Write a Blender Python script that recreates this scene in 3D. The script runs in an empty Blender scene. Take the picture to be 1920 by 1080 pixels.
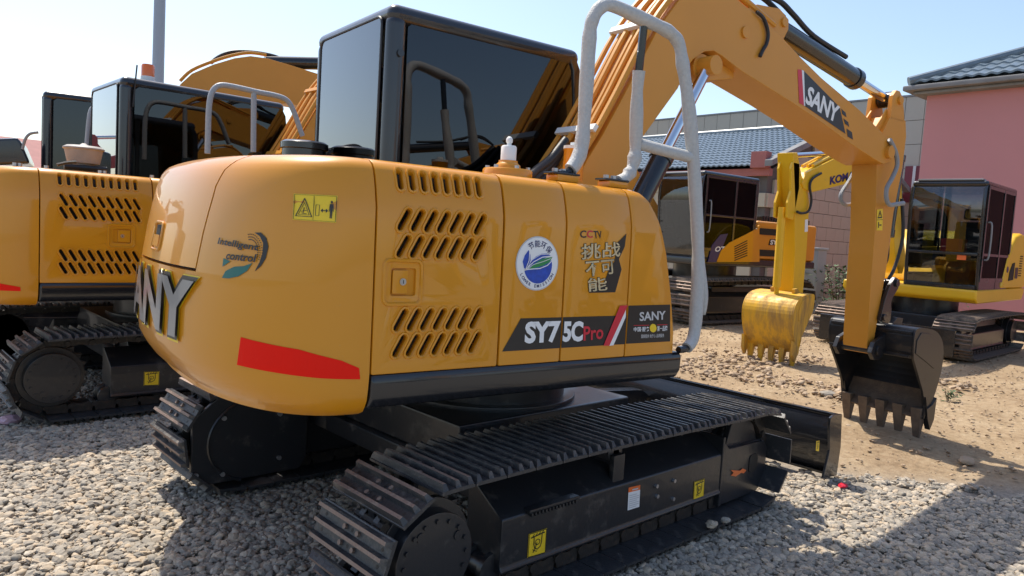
import bpy, bmesh, math, random
import numpy as np
from mathutils import Vector, Matrix, noise
from mathutils.geometry import tessellate_polygon
random.seed(7)
scene = bpy.context.scene
COL = scene.collection
rad = math.radians

# ------------------------------------------------------------------ camera
F, CAM = 1381.0, np.array([-2.6158, -2.9694, 1.4466])
YAW, PITCH, ROLL, PSI = rad(46.8144), rad(-4.4149), rad(3.5388), rad(-6.3039)
FWD = np.array([math.cos(YAW)*math.cos(PITCH), math.sin(YAW)*math.cos(PITCH), math.sin(PITCH)])
_r = np.array([math.sin(YAW), -math.cos(YAW), 0.0]); _u = np.cross(_r, FWD)
RT = math.cos(ROLL)*_r + math.sin(ROLL)*_u
UPV = -math.sin(ROLL)*_r + math.cos(ROLL)*_u
cam = bpy.data.cameras.new('camera')
cam.sensor_width = 36; cam.lens = F/1920*36; cam.clip_end = 2000; cam.clip_start = 0.05
camo = bpy.data.objects.new('camera', cam); COL.objects.link(camo)
camo.matrix_world = Matrix(((RT[0], UPV[0], -FWD[0], CAM[0]), (RT[1], UPV[1], -FWD[1], CAM[1]), (RT[2], UPV[2], -FWD[2], CAM[2]), (0, 0, 0, 1)))
scene.camera = camo

# ------------------------------------------------------------------ light
TOSUN = Vector((0.04, 0.55, 1.0)).normalized()
world = bpy.data.worlds.new('World'); scene.world = world; world.use_nodes = True
wn = world.node_tree.nodes; wl = world.node_tree.links
sky = wn.new('ShaderNodeTexSky'); sky.sky_type = 'NISHITA'; sky.sun_disc = False
sky.sun_elevation = math.asin(TOSUN.z); sky.sun_rotation = math.atan2(TOSUN.x, TOSUN.y)
sky.air_density = 1.0; sky.dust_density = 1.6; sky.ozone_density = 1.0; sky.altitude = 0
bg = wn['Background']; bg.inputs['Strength'].default_value = 0.135
wl.new(sky.outputs['Color'], bg.inputs['Color'])
sun = bpy.data.lights.new('sun', 'SUN'); sun.energy = 3.7; sun.angle = rad(0.55); sun.color = (1.0, 0.93, 0.81)
suno = bpy.data.objects.new('sun', sun); COL.objects.link(suno)
suno.rotation_euler = TOSUN.to_track_quat('Z', 'Y').to_euler()
vs = scene.view_settings; vs.view_transform = 'Standard'; vs.look = 'None'; vs.gamma = 1.0; vs.exposure = 0.70
scene.cycles.max_bounces = 8; scene.cycles.transparent_max_bounces = 12
scene.cycles.use_denoising = True

# ------------------------------------------------------------------ pixel helpers
def ray(u, v): return FWD + (u-960)/F*RT - (v-540)/F*UPV
def rotz(p, a):
    c, s = math.cos(a), math.sin(a); return np.array([c*p[0]-s*p[1], s*p[0]+c*p[1], p[2]])
def hit(u, v, n, d, ang=0.0, off=(0, 0, 0)):
    """point where the pixel ray meets plane n.p=d in a frame turned by ang about z and moved by off"""
    o = rotz(CAM-np.array(off), -ang); r = rotz(ray(u, v), -ang); n = np.array(n, float)
    return o + r*((d-o@n)/(r@n))
def hy(u, v, y, ang=0.0, off=(0, 0, 0)): return hit(u, v, (0, 1, 0), y, ang, off)
def hx(u, v, x, ang=0.0, off=(0, 0, 0)): return hit(u, v, (1, 0, 0), x, ang, off)
def hz(u, v, z=0.0): return hit(u, v, (0, 0, 1), z)
def up_y(u, v, y): return hy(u, v, y, PSI)
def projp(p):
    v = np.asarray(p, float)-CAM; z = v@FWD
    return np.array([960+F*(v@RT)/z, 540-F*(v@UPV)/z])

# ------------------------------------------------------------------ materials
def newmat(name):
    m = bpy.data.materials.new(name); m.use_nodes = True
    return m, m.node_tree.nodes, m.node_tree.links, m.node_tree.nodes['Principled BSDF']
def pmat(name, col, rough=0.5, metal=0.0, coat=0.0, var=0.0, vscale=6.0, dirt=None, dirt_amt=0.0, dscale=5.0, bump=0.0, bscale=60.0, rvar=0.0, spec=0.5, stretch=None):
    m, n, l, b = newmat(name)
    b.inputs['Base Color'].default_value = (*col, 1); b.inputs['Roughness'].default_value = rough
    b.inputs['Metallic'].default_value = metal; b.inputs['Coat Weight'].default_value = coat
    b.inputs['Coat Roughness'].default_value = 0.035; b.inputs['Specular IOR Level'].default_value = spec
    tc = n.new('ShaderNodeTexCoord'); src = None
    if var > 0 or dirt or rvar > 0:
        nz = n.new('ShaderNodeTexNoise'); nz.inputs['Scale'].default_value = vscale; nz.inputs['Detail'].default_value = 6
        l.new(tc.outputs['Object'], nz.inputs['Vector'])
    if var > 0:
        mx = n.new('ShaderNodeMix'); mx.data_type = 'RGBA'
        mx.inputs[6].default_value = (*[c*(1-var) for c in col], 1); mx.inputs[7].default_value = (*[min(1, c*(1+var)) for c in col], 1)
        l.new(nz.outputs['Fac'], mx.inputs[0]); src = mx.outputs[2]
    if dirt:
        nd = n.new('ShaderNodeTexNoise'); nd.inputs['Scale'].default_value = dscale; nd.inputs['Detail'].default_value = 9; nd.inputs['Roughness'].default_value = 0.7
        if stretch:
            mp = n.new('ShaderNodeMapping'); mp.inputs['Scale'].default_value = stretch; l.new(tc.outputs['Object'], mp.inputs[0]); l.new(mp.outputs[0], nd.inputs['Vector'])
        else: l.new(tc.outputs['Object'], nd.inputs['Vector'])
        rp = n.new('ShaderNodeMapRange'); rp.inputs[1].default_value = 0.62-0.35*dirt_amt; rp.inputs[2].default_value = 0.80-0.2*dirt_amt
        rp.inputs[3].default_value = 0; rp.inputs[4].default_value = min(1, 0.35+dirt_amt)
        l.new(nd.outputs['Fac'], rp.inputs[0])
        mx2 = n.new('ShaderNodeMix'); mx2.data_type = 'RGBA'
        if src: l.new(src, mx2.inputs[6])
        else: mx2.inputs[6].default_value = (*col, 1)
        mx2.inputs[7].default_value = (*dirt, 1); l.new(rp.outputs[0], mx2.inputs[0]); src = mx2.outputs[2]
        mr = n.new('ShaderNodeMapRange'); mr.inputs[3].default_value = rough; mr.inputs[4].default_value = 0.9
        l.new(rp.outputs[0], mr.inputs[0]); l.new(mr.outputs[0], b.inputs['Roughness'])
    elif rvar > 0:
        mr = n.new('ShaderNodeMapRange'); mr.inputs[3].default_value = max(0.02, rough-rvar); mr.inputs[4].default_value = rough+rvar
        l.new(nz.outputs['Fac'], mr.inputs[0]); l.new(mr.outputs[0], b.inputs['Roughness'])
    if src: l.new(src, b.inputs['Base Color'])
    if bump > 0:
        nb = n.new('ShaderNodeTexNoise'); nb.inputs['Scale'].default_value = bscale; nb.inputs['Detail'].default_value = 4
        l.new(tc.outputs['Object'], nb.inputs['Vector'])
        bp = n.new('ShaderNodeBump'); bp.inputs['Strength'].default_value = bump; bp.inputs['Distance'].default_value = 0.01
        l.new(nb.outputs['Fac'], bp.inputs['Height']); l.new(bp.outputs['Normal'], b.inputs['Normal'])
    return m
def glassmat(name, tint, refl=1.0):
    m, n, l, b = newmat(name); n.remove(b)
    t = n.new('ShaderNodeBsdfTransparent'); t.inputs['Color'].default_value = (*tint, 1)
    g = n.new('ShaderNodeBsdfGlossy'); g.inputs['Roughness'].default_value = 0.01; g.inputs['Color'].default_value = (0.95, 0.97, 1, 1)
    fr = n.new('ShaderNodeFresnel'); fr.inputs['IOR'].default_value = 1.55
    mu = n.new('ShaderNodeMath'); mu.operation = 'MULTIPLY'; mu.inputs[1].default_value = refl; mu.use_clamp = True
    mix = n.new('ShaderNodeMixShader')
    l.new(fr.outputs[0], mu.inputs[0]); l.new(mu.outputs[0], mix.inputs[0]); l.new(t.outputs[0], mix.inputs[1]); l.new(g.outputs[0], mix.inputs[2])
    l.new(mix.outputs[0], n['Material Output'].inputs['Surface'])
    return m
DUST = (0.30, 0.25, 0.19)
MT = {}
MT['yellow'] = pmat('paint_amber', (0.66, 0.265, 0.008), 0.36, coat=0.6, var=0.05, vscale=1.3, spec=0.3, dirt=(0.42, 0.30, 0.17), dirt_amt=0.0, dscale=60)
MT['yellow_flat'] = pmat('paint_amber_satin', (0.64, 0.27, 0.03), 0.45, coat=0.15, spec=0.35, var=0.06, vscale=4, bump=0.03, bscale=20)
MT['lemon'] = pmat('paint_lemon', (0.78, 0.45, 0.008), 0.38, coat=0.25, var=0.07, vscale=3, dirt=(0.35, 0.24, 0.12), dirt_amt=0.05, dscale=3)
MT['lemon_worn'] = pmat('paint_lemon_worn', (0.74, 0.41, 0.02), 0.45, var=0.1, vscale=5, dirt=(0.23, 0.14, 0.07), dirt_amt=0.60, dscale=8, stretch=(1, 1, 0.14))
MT['red_paint'] = pmat('paint_red', (0.30, 0.018, 0.022), 0.35, coat=0.3, var=0.08)
MT['black'] = pmat('black_gloss', (0.012, 0.013, 0.016), 0.22, coat=0.4, rvar=0.08)
MT['cabblack'] = pmat('black_cab_paint', (0.014, 0.016, 0.02), 0.26, coat=0.5, rvar=0.05)
MT['chassis'] = pmat('black_chassis', (0.017, 0.018, 0.021), 0.34, coat=0.15, dirt=(0.16, 0.14, 0.12), dirt_amt=0.16, dscale=9, bump=0.08, bscale=40)
MT['shoe'] = pmat('track_steel', (0.042, 0.043, 0.046), 0.40, metal=0.2, dirt=(0.24, 0.20, 0.165), dirt_amt=0.34, dscale=14, bump=0.25, bscale=70)
MT['tip'] = pmat('grouser_worn', (0.24, 0.165, 0.13), 0.55, metal=0.35, dirt=(0.38, 0.30, 0.23), dirt_amt=0.35, dscale=26, bump=0.4, bscale=90)
MT['tipdark'] = pmat('grouser_dark', (0.085, 0.083, 0.082), 0.38, metal=0.5, dirt=(0.5, 0.46, 0.40), dirt_amt=0.28, dscale=30, bump=0.4, bscale=90)
MT['shoedusty'] = pmat('track_steel_dusty', (0.06, 0.052, 0.045), 0.6, metal=0.1, dirt=(0.34, 0.26, 0.19), dirt_amt=0.6, dscale=10, bump=0.3, bscale=60)
MT['link'] = pmat('chain_link', (0.022, 0.018, 0.015), 0.6, dirt=(0.12, 0.08, 0.05), dirt_amt=0.35, dscale=20, bump=0.4)
MT['steel'] = pmat('bare_steel', (0.35, 0.35, 0.36), 0.35, metal=0.9)
MT['chrome'] = pmat('chrome', (0.75, 0.76, 0.78), 0.08, metal=1.0)
MT['bolt'] = pmat('bolt_zinc', (0.42, 0.42, 0.43), 0.35, metal=0.8)
MT['rubber'] = pmat('hose_rubber', (0.018, 0.018, 0.02), 0.5, bump=0.15, bscale=120)
MT['greyhose'] = pmat('grey_hose', (0.26, 0.27, 0.28), 0.45, bump=0.3, bscale=150)
MT['foam'] = pmat('foam_wrap', (0.47, 0.47, 0.46), 0.6, var=0.18, vscale=70, bump=0.5, bscale=160)
MT['railgrey'] = pmat('rail_wrapped', (0.36, 0.37, 0.38), 0.5, var=0.2, vscale=60, bump=0.4, bscale=90)
MT['white'] = pmat('white_plastic', (0.78, 0.78, 0.76), 0.4)
MT['decal_white'] = pmat('decal_white', (0.80, 0.80, 0.80), 0.35)
MT['decal_grey'] = pmat('decal_silver', (0.55, 0.55, 0.55), 0.35)
MT['decal_black'] = pmat('decal_black', (0.018, 0.017, 0.018), 0.32)
MT['decal_red'] = pmat('decal_red', (0.62, 0.022, 0.045), 0.35)
MT['reflector'] = pmat('reflector_red', (0.90, 0.012, 0.004), 0.35, spec=0.15)
MT['decal_yellow'] = pmat('decal_yellow', (0.85, 0.58, 0.02), 0.4)
MT['decal_orange'] = pmat('decal_orange', (0.80, 0.16, 0.03), 0.4)
MT['decal_blue'] = pmat('decal_blue', (0.012, 0.065, 0.42), 0.35, var=0.5, vscale=60)
MT['decal_navy'] = pmat('decal_navy', (0.012, 0.015, 0.11), 0.35)
MT['decal_green'] = pmat('decal_green', (0.02, 0.24, 0.07), 0.35)
MT['decal_teal'] = pmat('decal_teal', (0.012, 0.135, 0.115), 0.35)
MT['gold'] = pmat('decal_gold', (0.62, 0.55, 0.36), 0.3, metal=0.5, var=0.5, vscale=25)
MT['gunmetal'] = pmat('letter_gunmetal', (0.27, 0.275, 0.285), 0.30, metal=0.5, coat=0.3)
MT['amber_lamp'] = pmat('beacon_amber', (0.85, 0.16, 0.01), 0.2, coat=0.5)
MT['gap'] = pmat('dark_inside', (0.012, 0.011, 0.010), 0.7)
MT['engine'] = pmat('engine_bay', (0.022, 0.021, 0.02), 0.6, var=0.6, vscale=25)
MT['bucket'] = pmat('bucket_black', (0.016, 0.016, 0.018), 0.36, dirt=(0.15, 0.10, 0.06), dirt_amt=0.16, dscale=5)
MT['bucket_lip'] = pmat('bucket_lip_dirty', (0.11, 0.078, 0.055), 0.75, dirt=(0.21, 0.15, 0.10), dirt_amt=0.5, dscale=9, bump=0.3)
MT['airfilter'] = pmat('dusty_plastic', (0.30, 0.27, 0.25), 0.6, var=0.3, vscale=12)
MT['seat'] = pmat('seat_fabric', (0.03, 0.03, 0.033), 0.85)
MT['redseat'] = pmat('red_item', (0.42, 0.02, 0.03), 0.6)
MT['glass'] = glassmat('cab_glass', (0.20, 0.23, 0.25), 1.9)
MT['glass_dark'] = glassmat('cab_glass_dark', (0.05, 0.06, 0.075), 1.25)
MT['glass_soft'] = glassmat('cab_glass_soft', (0.42, 0.46, 0.47), 0.4)
MT['glass_smoke'] = glassmat('cab_glass_smoke', (0.07, 0.085, 0.09), 0.2)
MT['glass_pale'] = glassmat('cab_glass_pale', (0.55, 0.62, 0.62), 2.0)

# ------------------------------------------------------------------ mesh builder
class MB:
    def __init__(s): s.v = []; s.f = []; s.m = []
    def add(s, vs, fs, mi=0):
        o = len(s.v); s.v += [tuple(map(float, p)) for p in vs]
        for f in fs: s.f.append([i+o for i in f]); s.m.append(mi)
        return s
    def box(s, x0, x1, y0, y1, z0, z1, mi=0, rot=None, at=None):
        P = [(x, y, z) for x in (x0, x1) for y in (y0, y1) for z in (z0, z1)]
        if rot is not None: P = [tuple(rot @ Vector(p)) for p in P]
        if at is not None: P = [(p[0]+at[0], p[1]+at[1], p[2]+at[2]) for p in P]
        return s.add(P, [(0, 1, 3, 2), (4, 6, 7, 5), (0, 4, 5, 1), (2, 3, 7, 6), (0, 2, 6, 4), (1, 5, 7, 3)], mi)
    def prism(s, poly, axis, lo, hi, mi=0):
        """poly of 2-D points; axis y: (x,z), axis x: (y,z), axis z: (x,y)"""
        f = {'y': lambda a, b, c: (a, c, b), 'x': lambda a, b, c: (c, a, b), 'z': lambda a, b, c: (a, b, c)}[axis]
        n = len(poly)
        V = [f(a, b, lo) for a, b in poly] + [f(a, b, hi) for a, b in poly]
        tris = tessellate_polygon([[Vector((a, b, 0)) for a, b in poly]])
        F_ = [tuple(t) for t in tris] + [tuple(i+n for i in t) for t in tris]
        F_ += [(i, (i+1) % n, (i+1) % n+n, i+n) for i in range(n)]
        return s.add(V, F_, mi)
    def ngon_prism(s, poly, axis, lo, hi, mi=0):
        f = {'y': lambda a, b, c: (a, c, b), 'x': lambda a, b, c: (c, a, b), 'z': lambda a, b, c: (a, b, c)}[axis]
        n = len(poly)
        V = [f(a, b, lo) for a, b in poly] + [f(a, b, hi) for a, b in poly]
        F_ = [tuple(range(n)), tuple(range(n, 2*n))] + [(i, (i+1) % n, (i+1) % n+n, i+n) for i in range(n)]
        return s.add(V, F_, mi)
    def cyl(s, p0, p1, r0, r1=None, n=16, mi=0, cap=True):
        p0, p1 = Vector(p0), Vector(p1); r1 = r0 if r1 is None else r1
        d = (p1-p0).normalized(); a = d.orthogonal().normalized(); b = d.cross(a)
        V = []
        for p, r in ((p0, r0), (p1, r1)):
            V += [p+(a*math.cos(2*math.pi*i/n)+b*math.sin(2*math.pi*i/n))*r for i in range(n)]
        F_ = [(i, (i+1) % n, (i+1) % n+n, i+n) for i in range(n)]
        if cap: F_ += [tuple(range(n)), tuple(range(n, 2*n))]
        return s.add(V, F_, mi)
    def lathe(s, prof, at=(0, 0, 0), axis=(0, 0, 1), n=20, mi=0):
        ax = Vector(axis).normalized(); a = ax.orthogonal().normalized(); b = ax.cross(a); at = Vector(at); V = []
        for r, h in prof:
            V += [at+ax*h+(a*math.cos(2*math.pi*i/n)+b*math.sin(2*math.pi*i/n))*max(r, 1e-4) for i in range(n)]
        F_ = [(k*n+i, k*n+(i+1) % n, (k+1)*n+(i+1) % n, (k+1)*n+i) for k in range(len(prof)-1) for i in range(n)]
        F_ += [tuple(range(n)), tuple(range((len(prof)-1)*n, len(prof)*n))]
        return s.add(V, F_, mi)
    def tube(s, pts, r, n=8, mi=0, closed=False, cap=True):
        P = [Vector(p) for p in pts]; m = len(P); V = []; prev = None
        rs = r if isinstance(r, (list, tuple)) else [r]*m
        for i, p in enumerate(P):
            t = (P[(i+1) % m]-P[i-1]) if closed else (P[min(i+1, m-1)]-P[max(i-1, 0)])
            t = t.normalized()
            a = t.orthogonal().normalized() if prev is None else (prev-t*prev.dot(t)).normalized()
            prev = a; b = t.cross(a)
            V += [p+(a*math.cos(2*math.pi*k/n)+b*math.sin(2*math.pi*k/n))*rs[i] for k in range(n)]
        F_ = []
        for i in range(m if closed else m-1):
            j = (i+1) % m
            F_ += [(i*n+k, i*n+(k+1) % n, j*n+(k+1) % n, j*n+k) for k in range(n)]
        if not closed and cap: F_ += [tuple(range(n)), tuple(range((m-1)*n, m*n))]
        return s.add(V, F_, mi)
    def grid(s, rows, mi=0, closed=False):
        n = len(rows[0]); V = [p for r in rows for p in r]; F_ = []
        for i in range(len(rows)-1):
            for j in range(n if closed else n-1):
                F_.append((i*n+j, i*n+(j+1) % n, (i+1)*n+(j+1) % n, (i+1)*n+j))
        return s.add(V, F_, mi)
    def mesh(s, name, mats, bevel=0.0, seg=2, smooth=32):
        me = bpy.data.meshes.new(name); me.from_pydata(s.v, [], s.f)
        for m in (mats if isinstance(mats, (list, tuple)) else [mats]): me.materials.append(m)
        me.polygons.foreach_set('material_index', s.m)
        bm = bmesh.new(); bm.from_mesh(me)
        bmesh.ops.recalc_face_normals(bm, faces=bm.faces)
        if bevel > 0:
            bmesh.ops.remove_doubles(bm, verts=bm.verts, dist=1e-5)
            bmesh.ops.dissolve_limit(bm, angle_limit=0.02, verts=bm.verts, edges=bm.edges, delimit={'MATERIAL'})
            ed = [e for e in bm.edges if len(e.link_faces) == 2 and e.calc_face_angle(0) > rad(28)]
            bmesh.ops.bevel(bm, geom=ed, offset=bevel, segments=seg, profile=0.5, affect='EDGES', clamp_overlap=True)
        bm.to_mesh(me); bm.free()
        if smooth:
            me.shade_smooth(); me.set_sharp_from_angle(angle=rad(smooth))
        return me
    def build(s, name, mats, parent=None, bevel=0.0, seg=2, smooth=32, rz=None):
        o = link(name, s.mesh(name, mats, bevel, seg, smooth), parent, rz)
        if bevel > 0 and smooth: w = o.modifiers.new('weighted', 'WEIGHTED_NORMAL'); w.keep_sharp = True
        return o
def link(name, me, parent=None, rz=None):
    o = bpy.data.objects.new(name, me); COL.objects.link(o)
    if parent is not None: o.parent = parent
    if rz is not None: o.rotation_euler = (0, 0, rz)
    return o
def thing(name, label, cat, loc=(0, 0, 0), rz=0.0, group=None):
    o = bpy.data.objects.new(name, None); COL.objects.link(o); o.empty_display_size = 0.2
    o.location = loc; o.rotation_euler = (0, 0, rz); return tag(o, label, cat, group)
def tag(o, label, cat, group=None, kind=None):
    o['label'] = label
    if cat: o['category'] = cat
    if group: o['group'] = group
    if kind: o['kind'] = kind
    return o
def setting(o, label, kind='structure'):
    o['kind'] = kind; o['label'] = label; return o
def smooth_path(pts, k=6):
    P = [Vector(p) for p in pts]; out = []
    for i in range(len(P)-1):
        p0, p1, p2, p3 = P[max(i-1, 0)], P[i], P[i+1], P[min(i+2, len(P)-1)]
        for j in range(k):
            t = j/k
            out.append(0.5*((2*p1)+(p2-p0)*t+(2*p0-5*p1+4*p2-p3)*t*t+(3*p1-p0-3*p2+p3)*t**3))
    return out+[P[-1]]
def rrect(x0, x1, z0, z1, r, n=5):
    out = []
    for cx, cz, a0 in ((x1-r, z1-r, 0), (x0+r, z1-r, 90), (x0+r, z0+r, 180), (x1-r, z0+r, 270)):
        for i in range(n+1):
            a = rad(a0+90*i/n); out.append((cx+r*math.cos(a), cz+r*math.sin(a)))
    return out
def stadium(cx, cz, L, w, ang, n=5):
    """slot of length L, width w, its long axis at ang from the first axis"""
    out = []; h = (L-w)/2
    for sgn in (1, -1):
        for i in range(n+1):
            a = rad(-90+180*i/n)+(0 if sgn > 0 else math.pi)
            out.append((sgn*h+w/2*math.cos(a), w/2*math.sin(a)))
    c, s = math.cos(ang), math.sin(ang)
    return [(cx+c*a-s*b, cz+s*a+c*b) for a, b in out]

# flat shapes mapped on a curved surface --------------------------------------
def curve_shape(loops, extrude=0.0, bevel=0.0):
    cu = bpy.data.curves.new('shape', 'CURVE'); cu.dimensions = '2D'; cu.fill_mode = 'BOTH'
    for lp in loops:
        sp = cu.splines.new('POLY'); sp.points.add(len(lp)-1)
        for p, (a, b) in zip(sp.points, lp): p.co = (a, b, 0, 1)
        sp.use_cyclic_u = True
    cu.extrude = extrude; cu.bevel_depth = bevel; cu.bevel_resolution = 1; cu.offset = -bevel
    return curve_mesh(cu)
def curve_mesh(cu):
    o = bpy.data.objects.new('tmp', cu); COL.objects.link(o)
    dg = bpy.context.evaluated_depsgraph_get()
    me = bpy.data.meshes.new_from_object(o.evaluated_get(dg))
    bpy.data.objects.remove(o); bpy.data.curves.remove(cu)
    return me
def text_mesh(body, bold=0.0, shear=0.0, space=1.0, extrude=0.0):
    cu = bpy.data.curves.new('text', 'FONT'); cu.body = body; cu.size = 1.0; cu.offset = bold; cu.shear = shear
    cu.space_character = space; cu.extrude = extrude; cu.resolution_u = 3
    return curve_mesh(cu)
def cut_mesh(me, cuts_a=(), cuts_b=()):
    bm = bmesh.new(); bm.from_mesh(me)
    for k, cuts in ((0, cuts_a), (1, cuts_b)):
        for c in cuts:
            co = [0, 0, 0]; no = [0, 0, 0]; co[k] = c; no[k] = 1
            bmesh.ops.bisect_plane(bm, geom=bm.verts[:]+bm.edges[:]+bm.faces[:], plane_co=co, plane_no=no, dist=1e-6)
    bm.to_mesh(me); bm.free()
def remap(me, fn):
    n = len(me.vertices); co = np.empty(n*3); me.vertices.foreach_get('co', co); co = co.reshape(-1, 3)
    out = np.array([fn(*p) for p in co]); me.vertices.foreach_set('co', out.ravel()); me.update()
def finish(me, mat, smooth=30):
    me.materials.clear(); me.materials.append(mat)
    bm = bmesh.new(); bm.from_mesh(me); bmesh.ops.remove_doubles(bm, verts=bm.verts, dist=1e-5)
    bmesh.ops.recalc_face_normals(bm, faces=bm.faces); bm.to_mesh(me); bm.free()
    if smooth: me.shade_smooth(); me.set_sharp_from_angle(angle=rad(smooth))
def decal_poly(name, loops, surf, mat, parent, off=0.0015, cuts_a=(), cuts_b=(), rz=None):
    me = curve_shape(loops)
    cut_mesh(me, cuts_a, cuts_b)
    remap(me, lambda a, b, c: surf(a, b, off)); finish(me, mat, 0)
    return link(name, me, parent, rz)
def decal_text(name, body, surf, o, eu, ev, mat, parent, bold=0.02, shear=0.0, space=1.0, off=0.003, cuts=0, rz=None, thick=0.0):
    """o, eu, ev: surface coordinates of the lower-left, lower-right and upper-left corner of the lettering"""
    me = text_mesh(body, bold, shear, space, 0.01 if thick else 0)
    n = len(me.vertices); co = np.empty(n*3); me.vertices.foreach_get('co', co); co = co.reshape(-1, 3)
    lo, hi = co.min(0), co.max(0)
    if cuts: cut_mesh(me, [lo[0]+(hi[0]-lo[0])*i/cuts for i in range(1, cuts)])
    o, eu, ev = map(np.array, (o, eu, ev))
    def fn(a, b, c):
        q = o+(eu-o)*(a-lo[0])/(hi[0]-lo[0])+(ev-o)*(b-lo[1])/(hi[1]-lo[1])
        return surf(q[0], q[1], off+(c/0.01*thick if thick else 0))
    remap(me, fn); finish(me, mat, 0)
    return link(name, me, parent, rz)
def planeY(y): return lambda a, b, off: (a, y-off, b)

# ================================================================== the excavator family
# side profile of the upper body: (y, z) going up the right flank and over the top edge
PROF = [(-0.956, 0.918), (-0.952, 1.20), (-0.946, 1.46), (-0.943, 1.50), (-0.936, 1.535), (-0.927, 1.57), (-0.915, 1.61), (-0.905, 1.632), (-0.888, 1.652), (-0.862, 1.664), (-0.82, 1.669), (-0.62, 1.670)]
_ph = [0.918]
for (a, b), (c, d) in zip(PROF, PROF[1:]): _ph.append(_ph[-1]+math.hypot(c-a, d-b))
HTOP = _ph[-1]
def side_yz(h):
    if h <= _ph[0]: return PROF[0][0], PROF[0][1]+(h-_ph[0]), (-1.0, 0.0)
    for i in range(len(_ph)-1):
        if h <= _ph[i+1] or i == len(_ph)-2:
            t = (h-_ph[i])/(_ph[i+1]-_ph[i]); (a, b), (c, d) = PROF[i], PROF[i+1]
            L = math.hypot(c-a, d-b); return a+(c-a)*t, b+(d-b)*t, (-(d-b)/L, (c-a)/L)
def SIDE(x, h, off):
    y, z, n = side_yz(h); return (x, y+n[0]*off, z+n[1]*off)
SCUTS = _ph[1:-1]
def side_px(u, v):
    y = -0.95
    for _ in range(6):
        p = up_y(u, v, y)
        # find h with this z
        h = p[2]
        for _k in range(8):
            yy, zz, _n = side_yz(h); h += p[2]-zz
        y = side_yz(h)[0]
    return np.array([p[0], h])
# counterweight: plan curve is a super-ellipse behind x = XJ
XJ, CWB, CWN = -1.150, 0.955, 2.4
def cw_a(z):
    return float(np.interp(z, [0.79, 0.83, 0.90, 0.95, 1.2, 1.4, 1.55, 1.61, 1.64, 1.66, 1.668], [0.40, 0.455, 0.505, 0.518, 0.510, 0.480, 0.447, 0.425, 0.395, 0.345, 0.25]))
def cw_b(z):
    return float(np.interp(z, [0.765, 0.785, 0.82, 0.90, 1.2, 1.5, 1.57, 1.61, 1.632, 1.652, 1.664, 1.669], [0.87, 0.915, 0.942, 0.955, 0.951, 0.943, 0.927, 0.915, 0.905, 0.888, 0.862, 0.80]))
_th = np.radians(np.linspace(-90, 90, 721)); _c, _s = np.cos(_th), np.sin(_th)
def _unit(th):
    c, s = math.cos(th), math.sin(th); return -abs(c)**(2/CWN), math.copysign(abs(s)**(2/CWN), s)
_ux = -np.abs(_c)**(2/CWN)*0.51; _uy = np.sign(_s)*np.abs(_s)**(2/CWN)*0.955
_arc = np.concatenate([[0], np.cumsum(np.hypot(np.diff(_ux), np.diff(_uy)))]); CWL = float(_arc[-1])
def CWS(s, z, off):
    """s: arc length from the right joint, z: height"""
    th = float(np.interp(s, _arc, _th)); ux, uy = _unit(th)
    e = 1e-3; u1, u0 = _unit(min(th+e, math.pi/2)), _unit(max(th-e, -math.pi/2))
    a, b = cw_a(z), cw_b(z)
    tx, ty = (u1[0]-u0[0])*a, (u1[1]-u0[1])*b; L = math.hypot(tx, ty) or 1
    nx, ny = -ty/L, tx/L
    if nx*ux*a+ny*uy*b < 0: nx, ny = -nx, -ny
    return (XJ+ux*a+nx*off, uy*b+ny*off, z)
def cw_px(u, v, s=0.5, z=1.2):
    x = np.array([s, z]); tgt = np.array([u, v])
    f = lambda q: projp(rotz(np.array(CWS(q[0], q[1], 0)), PSI))-tgt
    for _ in range(25):
        r = f(x); J = np.column_stack([(f(x+d)-r)/1e-3 for d in (np.array([1e-3, 0]), np.array([0, 1e-3]))])
        st = np.linalg.lstsq(J, -r, rcond=None)[0]; x = x+np.clip(st, -0.15, 0.15)
        x[0] = min(max(x[0], 0.0), CWL); x[1] = min(max(x[1], 0.8), 1.66)
    return x
CWZ = [0.770, 0.785, 0.805, 0.83, 0.87, 0.92, 1.0, 1.1, 1.17, 1.235, 1.242, 1.30, 1.37, 1.45, 1.50, 1.54, 1.57, 1.60, 1.62, 1.635, 1.648, 1.658, 1.664, 1.667]
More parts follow.
